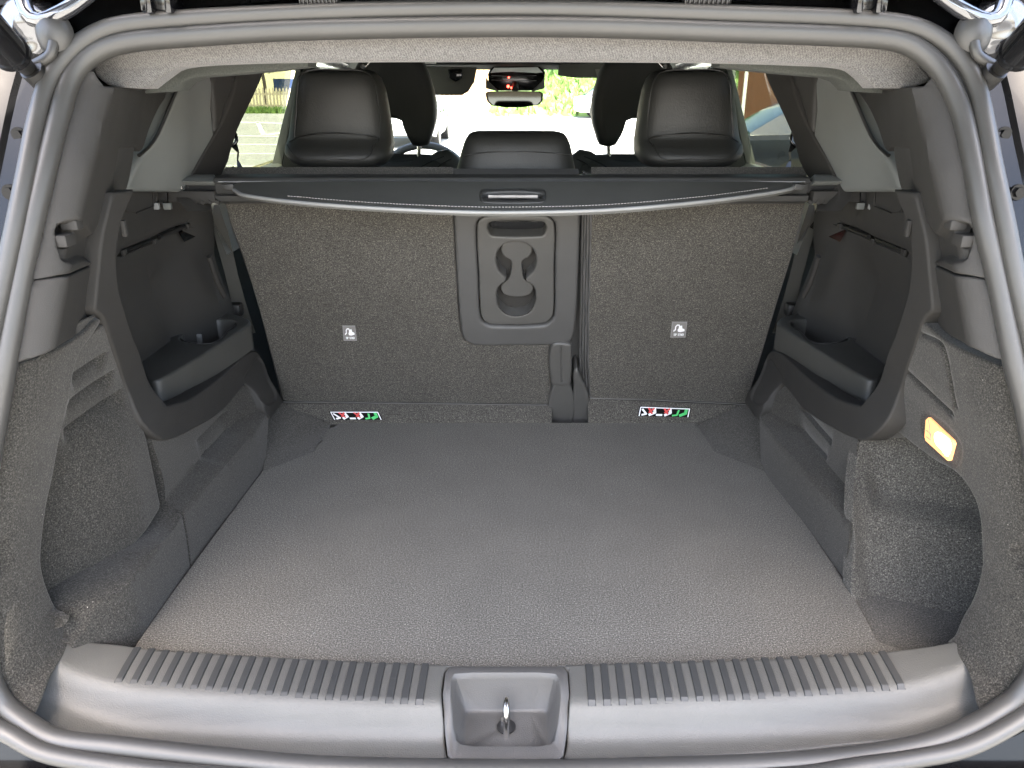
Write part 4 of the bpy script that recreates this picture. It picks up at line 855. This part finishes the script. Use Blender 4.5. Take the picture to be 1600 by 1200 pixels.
# ================================================================== front seats and cabin
def front_seat(sg):
    P = Side(sg).px; Yf = 2.52; f_ = lambda x, y, Y=Yf: UY(*P([(x, y)])[0], Y)
    t = thing('front_seat', tuple(f_(612, 272) * (1, 1, 0) + np.array([0, 0, .45])), ('driver' if sg < 0 else 'passenger') + ' seat in black leather, beyond the %s rear head restraint' % ('left' if sg < 0 else 'right'), 'car seat', 'front seats')
    out = [(612, 88), (640, 88), (655, 92), (665, 103), (674, 127), (681, 155), (682, 185), (676, 208), (669, 226), (660, 228), (647, 226), (641, 216), (636, 200), (631, 189), (621, 185), (612, 184)]
    out = out + [(1224 - x, y) for x, y in out[::-1][1:-1]]
    C_ = crv([tuple(f_(*p)) for p in out], .015, True); mb = MB(); cc = C_.mean(0); rows = []
    for s, dy in ((.80, -.045), (.93, -.043), (.985, -.034), (1, -.02), (1, .02), (.985, .035), (.93, .045)):
        ctr = cc + np.array([0, 0, .02]); rows.append([tuple(np.array([ctr[0] + (p[0] - ctr[0]) * (s if True else 1), Yf + dy, ctr[2] + (p[2] - ctr[2]) * s])) for p in C_])
    mb.loft(rows, closed_u=True, cap=False)
    # front/back faces as centre-line fans
    S2 = Surf((0, Yf, 0), (1, 0, 0), (0, 0, 1), (0, -1, 0))
    o = mb.build('head_restraint', M_LEA, t, ang=60)
    panel('restraint_face', S2, [(p[0], p[2]) for p in rows[0]], M_LEA, o, res=.02, rnd=0, skirt=0, uv=True, off=.045)
    panel('restraint_face', Surf((0, Yf, 0), (1, 0, 0), (0, 0, 1), (0, 1, 0)), [(p[0], p[2]) for p in rows[-1]], M_LEA, o, res=.02, rnd=0, skirt=0, uv=True, off=.045)
    for x in (655, 569): MB().tube([f_(x, 220), f_(x - 1, 262)], .0065, 12).build('post', M_CHR, o); MB().tube([f_(x, 258), f_(x, 268)], .016, 14).build('post_collar', M_PLD, o)
    # backrest with rounded shoulders
    rows = []
    cx = f_(612, 272)[0]; w_ = abs(f_(714, 272)[0] - cx)
    for z, ww, th in ((f_(612, 252)[2], .45, .03), (f_(612, 253)[2], .62, .045), (f_(612, 257)[2], .78, .06), (f_(612, 263)[2], .93, .07), (f_(612, 272)[2], 1.0, .08), (1.12, 1.03, .085), (.95, 1.05, .09), (.7, 1.02, .10), (.5, .95, .10)):
        rows.append([(cx + w_ * ww * math.copysign(abs(math.cos(a)) ** .5, math.cos(a)), Yf + (1.25 - z) * .25 + th * math.copysign(abs(math.sin(a)) ** .7, math.sin(a)), z + .022 * abs(math.cos(a)) ** 3 * (z > 1.2)) for a in np.linspace(0, 2 * math.pi, 33)[:-1]])
    br = MB().loft(rows, closed_u=True, cap=True).build('backrest', M_LEAB, t, ang=80)
    for a, b_, c2 in (((640, 272), (668, 255), (694, 244)), ((672, 272), (690, 256), (706, 248))):
        ribbon('seam', crv([tuple(f_(*q, Yf - .075)) for q in (a, b_, c2)], .02), .002, M_BLK, br, 6)
    q = [f_(594, 266, Yf - .08), f_(655, 266, Yf - .08), f_(658, 273, Yf - .08), f_(592, 273, Yf - .08)]; MB().prism(q, (0, .02, 0)).build('grab_handle', M_PLA, t, bevel=.004)
    MB().loft([[(cx + w_ * s, Y, z) for s in (-1, -.9, 0, .9, 1)] for Y, z in ((Yf + .1, .55), (Yf + .15, .66), (Yf + .6, .68), (Yf + .65, .55))]).build('seat_base', M_LEAB, t)
    # bulging side bolster seen beside the middle head restraint
    MB().tube(crv([tuple(f_(714, 300)), tuple(f_(708, 262)), tuple(f_(698, 248)), tuple(f_(680, 256))], .02), .030, 14).build('side_bolster', M_LEAB, t)
front_seat(-1); front_seat(1)
# steering wheel and dashboard
swc = UY(660, 270, 3.15); th_ = R(25); ringp = []
rad = .19
for k in range(48):
    a = 2 * math.pi * k / 48; ringp.append(swc + np.array([rad * math.cos(a), rad * .42 * math.sin(a), rad * .9 * math.sin(a)]) + np.array([0, 0, -.072]))
sw = ribbon('steering_wheel', ringp, .015, M_LEAB, car, 12, True)
MB().tube([swc + np.array([0, 0, -.115]), swc + np.array([0, .06, -.13])], .06, 18).box(swc + np.array([0, 0, -.115]), (.34, .02, .04)).build('wheel_hub', M_PLD, sw, bevel=.004)
MB().loft([[(x, Y, z) for x in (-.70, -.6, 0, .6, .70)] for Y, z in ((3.30, .80), (3.28, 1.02), (3.34, 1.10), (3.6, 1.12), (4.0, 1.08))]).build('dashboard', M_PLD, car)
MB().loft([[(x, Y, z - .06 * (abs(x) / .85) ** 3) for x in np.linspace(-.85, .85, 9)] for Y, z in ((3.95, 1.06), (4.4, 1.03), (4.8, .96), (5.0, .80), (5.05, .45), (4.95, .28))]).build('bonnet', M_PAINT, car)
ws = [[(x * .62, 3.12 + .05 * (1 - x * x), 1.53), (x * .75, 4.0 + .06 * (1 - x * x), 1.06)] for x in np.linspace(-1, 1, 9)]
MB().loft(ws).build('windscreen', M_GLC, car)
for sg in (-1, 1):
    MB().tube([(sg * .63, 3.08, 1.54), (sg * .76, 3.98, 1.08)], .035, 10).build('front_pillar', M_PLD, car)
    for Y in (1.02, 4.15):
        if Y > 2: w = thing
    wy = 4.20
for sg in (-1, 1):
    for wy in (1.35, 4.22):
        wo = MB().tube([(sg * .70, wy, .34), (sg * .90, wy, .34)], .34, 36).build('wheel', M_BLK, car, ang=40)
        MB().tube([(sg * .885, wy, .34), (sg * .905, wy, .34)], .23, 24).build('rim', M_CHR, wo)
MB().loft([[(x, Y, .26) for x in (-.86, 0, .86)] for Y in (.72, 2.4, 4.9)]).build('underbody', M_BLK, car)
MB().loft([[(x, Y, z) for x in (-.70, .70)] for Y, z in ((1.74, .60), (1.78, .40), (3.3, .40))]).build('cabin_floor', M_CARP, car)
# overhead console, mirror, visors
c = [UY(x, y, 3.05) for x, y in ((762, 116), (770, 104), (842, 103), (852, 113), (849, 138), (838, 142), (772, 142), (764, 138))]
con = MB().prism(c, (0, .10, .01)).build('overhead_console', M_GLB, car, bevel=.004)
c = [UY(x, y, 3.045) for x, y in ((766, 114), (772, 106), (840, 105), (848, 113), (838, 114), (800, 112), (775, 113))]
MB().prism(c, (0, .01, 0)).build('console_lens', M_WHITEP, con, bevel=.001)
for y in (118, 125): ribbon('console_ridge', [UY(768, y, 3.042), UY(800, y + 1.5, 3.042), UY(838, y + (1 if y > 120 else 0), 3.042)], .0012, M_COVE, con, 6)
for x, y, r in ((795, 121, .0035), (794, 135, .0055), (799, 137, .004)): q = UY(x, y, 3.04); MB().tube([q, q + np.array([0, .004, 0])], r, 8).build('warning_light', M_REDL, con)
for s_ in (-1, 1): MB().prism([UY(805 + s_ * a, y, 3.04) for a, y in ((41, 128), (46, 120), (46, 138), (24, 144))], (0, .01, 0)).build('console_flank', M_PILL, con, bevel=.002)
mir = [(758, 146), (762, 143), (800, 142), (844, 143), (849, 146), (848, 158), (842, 164), (815, 168), (790, 168), (768, 165), (761, 158)]
c = [UY(x, y, 2.92) for x, y in mir]; mi = MB().prism(c, (0, .03, 0)).build('rear_view_mirror', M_BLK, car, bevel=.004)
cc = np.mean(c, axis=0); MB().add([tuple(cc + (q - cc) * .93 + np.array([0, -.0012, 0])) for q in c], [tuple(range(len(c)))[::-1]]).build('mirror_glass', M_MIR, mi, smooth=False)
MB().tube([UY(805, 140, 2.95), UY(805, 130, 3.08)], .012, 10).build('mirror_stem', M_BLK, mi)
c = [UY(x, y, 3.0) for x, y in ((664, 104), (745, 106), (741, 128), (732, 143), (722, 149), (690, 149), (664, 148))]; MB().prism(c, (0, .02, .002)).build('sun_visor', M_COV, car, bevel=.004)
c = [UY(x, y, 2.99) for x, y in ((700, 108), (722, 108), (722, 122), (712, 128), (702, 122))]; MB().prism(c, (0, .01, 0)).build('visor_clip', M_GLB, car, bevel=.003)
c = [UY(x, y, 3.0) for x, y in ((873, 100), (945, 98), (945, 122), (905, 122), (893, 121), (872, 118))]; vs = MB().prism(c, (0, .02, .002)).build('sun_visor', M_COV, car, bevel=.004)
c = [UY(x, y, 2.995) for x, y in ((930, 108), (940, 108), (940, 121), (933, 120))]; MB().prism(c, (0, .004, 0)).build('visor_label', M_TAG, vs)
c = [UY(x, y, 2.7) for x, y in ((664, 97), (681, 97), (681, 99.5), (664, 99.5))]; MB().prism(c, (0, .01, 0)).build('visor_label', M_WHITEP, car)
for sg in (-1, 1):
    P = Side(sg).px; A_, B_ = UY(*P([(567, 104)])[0], 2.0), UY(*P([(576, 95)])[0], 2.05)
    ribbon('coat_hook', [A_, B_], .006, M_CHR, car, 8)
# rear-screen header over the windscreen
MB().loft([[(x, Y, z) for x in np.linspace(-.6, .6, 7)] for Y, z in ((3.0, 1.51), (3.14, 1.495), (3.2, 1.53))]).build('front_header', M_HL, car)

# ================================================================== outside
def simple(name, col, rough=.8, spec=.3): return plastic(name, 1.0, rough, 60, .2, tint=col, spec=spec)
m, nt, b = nmat('asphalt'); c = coords(nt)
L(nt, ramp(nt, noise(nt, c, 60, 4, .7), [(.3, (.26, .26, .24)), (.7, (.38, .38, .35))]), b.inputs['Base Color'])
L(nt, mixc(nt, .6, ramp(nt, noise(nt, c, 60, 4, .7), [(.3, (.24, .24, .225)), (.7, (.36, .36, .335))]), ramp(nt, noise(nt, c, .35, 4, .6), [(.3, (.22, .22, .20)), (.7, (.37, .36, .34))])), b.inputs['Base Color'])
b.inputs['Roughness'].default_value = .9; bump(nt, b, noise(nt, c, 120, 3), .4, .005); M_ASP = m
M_LINE = simple('line_paint', (.72, .72, .68)); M_WOODF = simple('fence_wood', (.34, .30, .22)); M_BROWN = simple('brown_boards', (.24, .10, .045)); M_ORW = simple('orange_boards', (.50, .30, .16))
M_YEL = simple('cream_render', (.60, .56, .36)); M_TRUNK = simple('bark', (.10, .08, .06)); M_DKG = simple('dark_window', (.012, .025, .06), .06, .6)  # blue in dark_window paints the sky reflected in the glass
m, nt, b = nmat('leaves'); c = coords(nt); L(nt, ramp(nt, noise(nt, c, 3.0, 4), [(.3, (.035, .09, .02)), (.7, (.10, .19, .04))]), b.inputs['Base Color']); b.inputs['Roughness'].default_value = .6; M_LEAF = m
m, nt, b = nmat('grass'); c = coords(nt); L(nt, ramp(nt, noise(nt, c, 5.0, 5, .7), [(.3, (.07, .14, .03)), (.7, (.17, .27, .06))]), b.inputs['Base Color']); b.inputs['Roughness'].default_value = .8; M_GRASS = m
mk('ground', [(-150, -80, 0), (150, -80, 0), (150, 220, 0), (-150, 220, 0)], [(0, 1, 2, 3)], M_ASP, None, smooth=False)['kind'] = 'structure'
def G0(px, py): return UZ(px, py, .006)
# parking bay lines seen through the left rear door window and near the car
def pline(a, b_, w, lab=None):
    a, b_ = np.array(a), np.array(b_); w = w * max(1, (np.hypot(*a[:2]) / 14) ** 1.7) if a[1] > 8 and w < .12 else w; d = (b_ - a) / np.linalg.norm(b_ - a); n = np.array([-d[1], d[0], 0]) * w / 2
    V = [a + n, b_ + n, b_ - n, a - n]
    o = mk('parking_line', [(v[0], v[1], .006) for v in V], [(0, 1, 2, 3)], M_LINE, None, smooth=False); o['kind'] = 'structure'; return o
for y0, y1 in ((190, 194), (212, 214), (225, 227), (240, 241), (259, 261)): pline(G0(352, y0), G0(455, y1 - 1), .11)
pline(G0(402, 190), G0(412, 211), .13); pline(G0(412, 211), G0(452, 206), .11)
for k in range(6): pline((-3.2 - .0, -4 + 2.6 * k, 0), (-8.0, -4 + 2.6 * k, 0), .11)
# picket fence behind the left window, 44 m off
yF = 42.0; f0 = UY(372, 168, yF); f1 = UY(470, 172, yF + 1)
def tagm(o, label, cat, group=None, kind=None): return setp(o, label, cat, group, kind)
x0, x1 = -18.5, -10.5
fence = thing('picket_fence', (-15, yF, 0), 'weathered wooden picket fence beyond the car park, seen through the left window', 'fence')
pv = MB().prism([(-.05, 0, 0), (.05, 0, 0), (.05, 0, 1.12), (0, 0, 1.22), (-.05, 0, 1.12)], (0, .03, 0))
first = None
for k in range(46):
    x = x0 + k * .175
    if first is None:
        first = mk('picket', np.array(pv.V) + [x, yF, 0], pv.F, M_WOODF, fence, smooth=False); fx = x
    else:
        c2 = first.copy(); COL.objects.link(c2); c2.parent = fence; c2.location = (x - fx, RNG.uniform(-.02, .02), RNG.uniform(-.03, .03))
for z in (.35, .9): MB().box(((x0 + x1) / 2, yF + .05, z), (x1 - x0, .04, .09)).build('rail', M_WOODF, fence)
def tufts(name, spots, hgt, mat, kind, seed, w=.05):
    r = np.random.RandomState(seed); V = []; Fc = []
    for (x, y, z) in spots:
        a = r.uniform(0, 6.28); h = hgt * r.uniform(.5, 1.2); dx, dy = math.cos(a) * w, math.sin(a) * w; tx, ty = r.uniform(-.3, .3, 2) * h
        n = len(V); V += [(x - dx, y - dy, z), (x + dx, y + dy, z), (x + tx, y + ty, z + h)]; Fc.append((n, n + 1, n + 2))
    o = mk(name, V, Fc, mat, None, smooth=False); o['kind'] = kind; return o
r_ = np.random.RandomState(3)
tufts('grass', [(r_.uniform(-20, -9), yF - .6 + r_.uniform(-.5, .9), 0) for _ in range(5200)], .32, M_GRASS, 'stuff', 1, .06)
# young tree behind the fence
tree = thing('young_tree', (-15.1, yF + 1.5, 0), 'young thin tree with few leaves behind the picket fence', 'tree')
tx = UY(414, 150, yF + 1.5)[0]
mb = MB().tube(crv([(tx, yF + 1.5, 0), (tx + .05, yF + 1.5, 1.2), (tx - .03, yF + 1.5, 2.4), (tx + .1, yF + 1.4, 4.0)], .2), .09, 8)
for a in range(9):
    z = 1.9 + a * .25; an = a * 2.4; mb.tube([(tx, yF + 1.5, z), (tx + .9 * math.cos(an), yF + 1.5 + .6 * math.sin(an), z + .5)], [.04, .015], 6)
mb.build('trunk', M_TRUNK, tree)
V = []; Fc = []
for cl in range(26):
    cc_ = np.array([tx, yF + 1.5, 3.2]) + r_.normal(0, 1, 3) * (1.1, .7, .7) + np.array([0, 0, .5])
    for k in range(60):
        p = cc_ + r_.normal(0, .2, 3); a, b_ = r_.normal(0, .11, 3), r_.normal(0, .11, 3); n = len(V); V += [p, p + a, p + a + b_, p + b_]; Fc.append((n, n + 1, n + 2, n + 3))
mk('crown', V, Fc, M_LEAF, tree, smooth=False)
# cream building behind
bld = thing('cream_building', (-22, 56, 0), 'pale yellow rendered building with a small dark window behind the picket fence', 'building')
MB().box((-22, 60, 4), (26, 8, 8)).build('wall', M_YEL, bld)
wq = UY(453, 133, 55.95); MB().box((wq[0], 55.97, wq[2]), (2.2, .1, .8)).build('window', M_DKG, bld)
MB().prism([(-36, 55.5, 8), (-36, 64.5, 8), (-36, 60, 11)], (28, 0, 0)).build('roof', M_BROWN, bld)
# verge, orange boarded fence and grassy bank ahead
og = thing('board_fence', (-2.5, 50, 0), 'orange timber board fence seen under the left sun visor', 'fence')
a0 = UY(722, 152, 50); a1 = UY(768, 150, 50)
xs = np.arange(a0[0] - 1.5, a1[0] + 1.5, .30); first = None
for x in xs:
    if first is None: first = MB().box((x, 50, 1.1), (.26, .03, 2.2)).build('board', M_ORW, og, smooth=False); fx = x
    else: c2 = first.copy(); COL.objects.link(c2); c2.parent = og; c2.location = (x - fx, 0, RNG.uniform(-.03, .03))
for z in (.5, 1.7): MB().box((xs.mean(), 50.04, z), (xs[-1] - xs[0], .05, .1)).build('rail', M_WOODF, og)
# bank: sloped sheet with scrub
def bank(name, xa, xb, y0, y1, h, seed, n):
    V = []; nx, ny = 60, 24; Fc = []
    r = np.random.RandomState(seed)
    for j in range(ny):
        for i in range(nx):
            t = j / (ny - 1); V.append((xa + (xb - xa) * i / (nx - 1), y0 + (y1 - y0) * t, .01 + h * t ** .8 + (r.uniform(-.12, .12) * t)))
    for j in range(ny - 1):
        for i in range(nx - 1): a = j * nx + i; Fc.append((a, a + 1, a + nx + 1, a + nx))
    o = mk(name, V, Fc, M_GRASS, None); o['kind'] = 'structure'
    sp = []
    for _ in range(n):
        t = r.uniform(0, 1); sp.append((r.uniform(xa, xb), y0 + (y1 - y0) * t, h * t ** .8))
    return sp
sp = bank('grass_bank', -1, 22, 37, 48, 4.0, 5, 9000)
tufts('scrub', sp, .28, M_GRASS, 'stuff', 9, .16); tufts('shrubs', [s for s in sp if s[2] > 1.6][::2], .5, M_LEAF, 'stuff', 10, .25)
mk('grass_verge', [(-9, 44, .008), (-1, 44, .008), (-1, 53, .008), (-9, 53, .008)], [(0, 1, 2, 3)], M_GRASS, None, smooth=False)['kind'] = 'structure'
# brown shed right
sh = thing('timber_shed', (9, 17, 0), 'brown timber boarded shed behind the dark car on the right', 'shed')
zz = 0; k = 0; first = None
for k in range(14):
    if first is None: first = MB().box((9.5, 16, .12), (8, .05, .215)).build('board', M_BROWN, sh, smooth=False)
    else: c2 = first.copy(); COL.objects.link(c2); c2.parent = sh; c2.location = (0, RNG.uniform(-.01, .01), .225 * k)
MB().box((9.5, 18.1, 1.6), (8, 4, 3.2)).build('wall', M_BROWN, sh); MB().box((9.5, 18, 3.3), (8.6, 4.8, .15)).build('roof', M_TRUNK, sh)
px_ = UY(1166, 120, 15.9); MB().tube([(px_[0], 15.9, 0), (px_[0], 15.9, 3.2)], .035, 8).build('downpipe', M_LINE, sh)
# parked cars
def parked(name_label, loc, rz, body, L_=4.5, Wd=1.84, H=1.46, suv=0, group=None):
    t = thing('parked_car', (0, 0, 0), name_label, 'car', group)
    hw = Wd / 2; Hb = .92 + .12 * suv
    st = [(-L_ / 2, .60, .45, .70, .86), (-L_ / 2 + .08, .86, .30, .80, .94), (-L_ / 2 + .5, 1, .25, Hb - .08, 1), (-L_ * .22, 1, .24, Hb, 1), (0, 1, .24, Hb, 1), (L_ * .22, 1, .24, Hb, 1), (L_ / 2 - .35, 1, .25, Hb - .02, 1), (L_ / 2 - .05, .93, .30, Hb - .06, .97), (L_ / 2, .70, .42, Hb - .20, .90)]
    rows = [[(-hw * q * .96, y, z0), (-hw * q, y, z0 + .15), (-hw * q, y, (z0 + z1) / 2 + .1), (-hw * q * .985, y, z1 - .05), (-hw * q * .93, y, z1), (0, y, z1 + .02), (hw * q * .93, y, z1), (hw * q * .985, y, z1 - .05), (hw * q, y, (z0 + z1) / 2 + .1), (hw * q, y, z0 + .15), (hw * q * .96, y, z0)] for y, q, z0, z1, _ in st]
    MB().loft(rows, closed_u=True, cap=True).build('body', body, t, ang=30)
    ys = [(-L_ * .24, Hb - .02, .88, .88), (-L_ * .08, H - .03, .70, .74), (L_ * .08, H, .68, .74), (L_ * .26, H - .04, .69, .74), (L_ * .42, Hb, .86, .86)]
    rows = [[(-hw * b_, y if 0 else y, Hb - .03), (-hw * a, y, z), (-hw * a * .8, y, z + .015), (hw * a * .8, y, z + .015), (hw * a, y, z), (hw * b_, y, Hb - .03)] for y, z, a, _ in ys for b_ in (.92,)]
    cab = MB().loft(rows, cap=True).build('cabin', M_DKG, t, ang=25)
    rr = [[(-hw * a * 1.005, y, z - .03), (-hw * a * .8, y, z + .02), (hw * a * .8, y, z + .02), (hw * a * 1.005, y, z - .03)] for y, z, a, _ in ys[1:4]]
    MB().loft(rr).build('roof', body, t)
    for sx in (-1, 1):
        for y in (-L_ * .08, L_ * .10, L_ * .27):
            MB().tube([(sx * hw * .93, y - .02, Hb - .03), (sx * hw * .71, y, H - .01)], .03, 6).build('window_pillar', body, t)
        for y in (-L_ * .31, L_ * .30):
            w_ = MB().tube([(sx * (hw - .22), y, .33), (sx * (hw + .005), y, .33)], .33, 28).build('wheel', M_BLK, t, ang=40)
            MB().tube([(sx * (hw - .02), y, .33), (sx * (hw + .012), y, .33)], .21, 20).build('rim', M_CHR, w_)
        for y in (-.05, .85): MB().box((sx * (hw + .005), y, Hb - .13), (.03, .20, .03)).build('door_handle', M_BLK, t, bevel=.006)
        MB().box((sx * (hw + .06), -L_ * .16, Hb + .02), (.18, .10, .13)).build('wing_mirror', body, t, bevel=.03)
        MB().box((sx * hw * .78, L_ / 2 - .02, Hb - .22), (.26, .10, .20)).build('tail_lamp', M_REDP, t, bevel=.02)
        MB().box((sx * hw * .72, -L_ / 2 + .06, .66), (.34, .12, .14)).build('headlight', M_WHITEP, t, bevel=.02)
    MB().box((0, L_ / 2 + .01, .62), (.5, .03, .12)).build('number_plate', M_WHITEP, t)
    t.location = loc; t.rotation_euler = (0, 0, rz); return t
M_CW = plastic('white_car_paint', .75, .2, 40, 0, tint=(1, 1, 1.03), coat=.6); M_CB = plastic('dark_blue_car_paint', .010, .12, 40, 0, tint=(.7, 1, 1.8), spec=.3, coat=.2); M_CS = plastic('silver_car_paint', .40, .25, 40, 0, tint=(1, 1, 1.02), coat=.6)
p_ = UY(1200, 200, 6.2); parked('dark blue parked car close by on the right, in front of the brown shed', (4.7, 9.6, 0), R(82), M_CB, 4.6, 1.86, 1.40, 0, 'parked cars')
p_ = UZ(918, 170, 0.2); parked('white parked car before the grassy bank, half hidden by the right front head restraint', (5.0, 36, 0), R(90), M_CW, group='parked cars')
p_ = UZ(628, 232, 0.0); parked('silver parked car with red tail lamps ahead, seen between the left head restraints', (UY(622, 215, 19)[0], 21, 0), R(180), M_CS, group='parked cars')
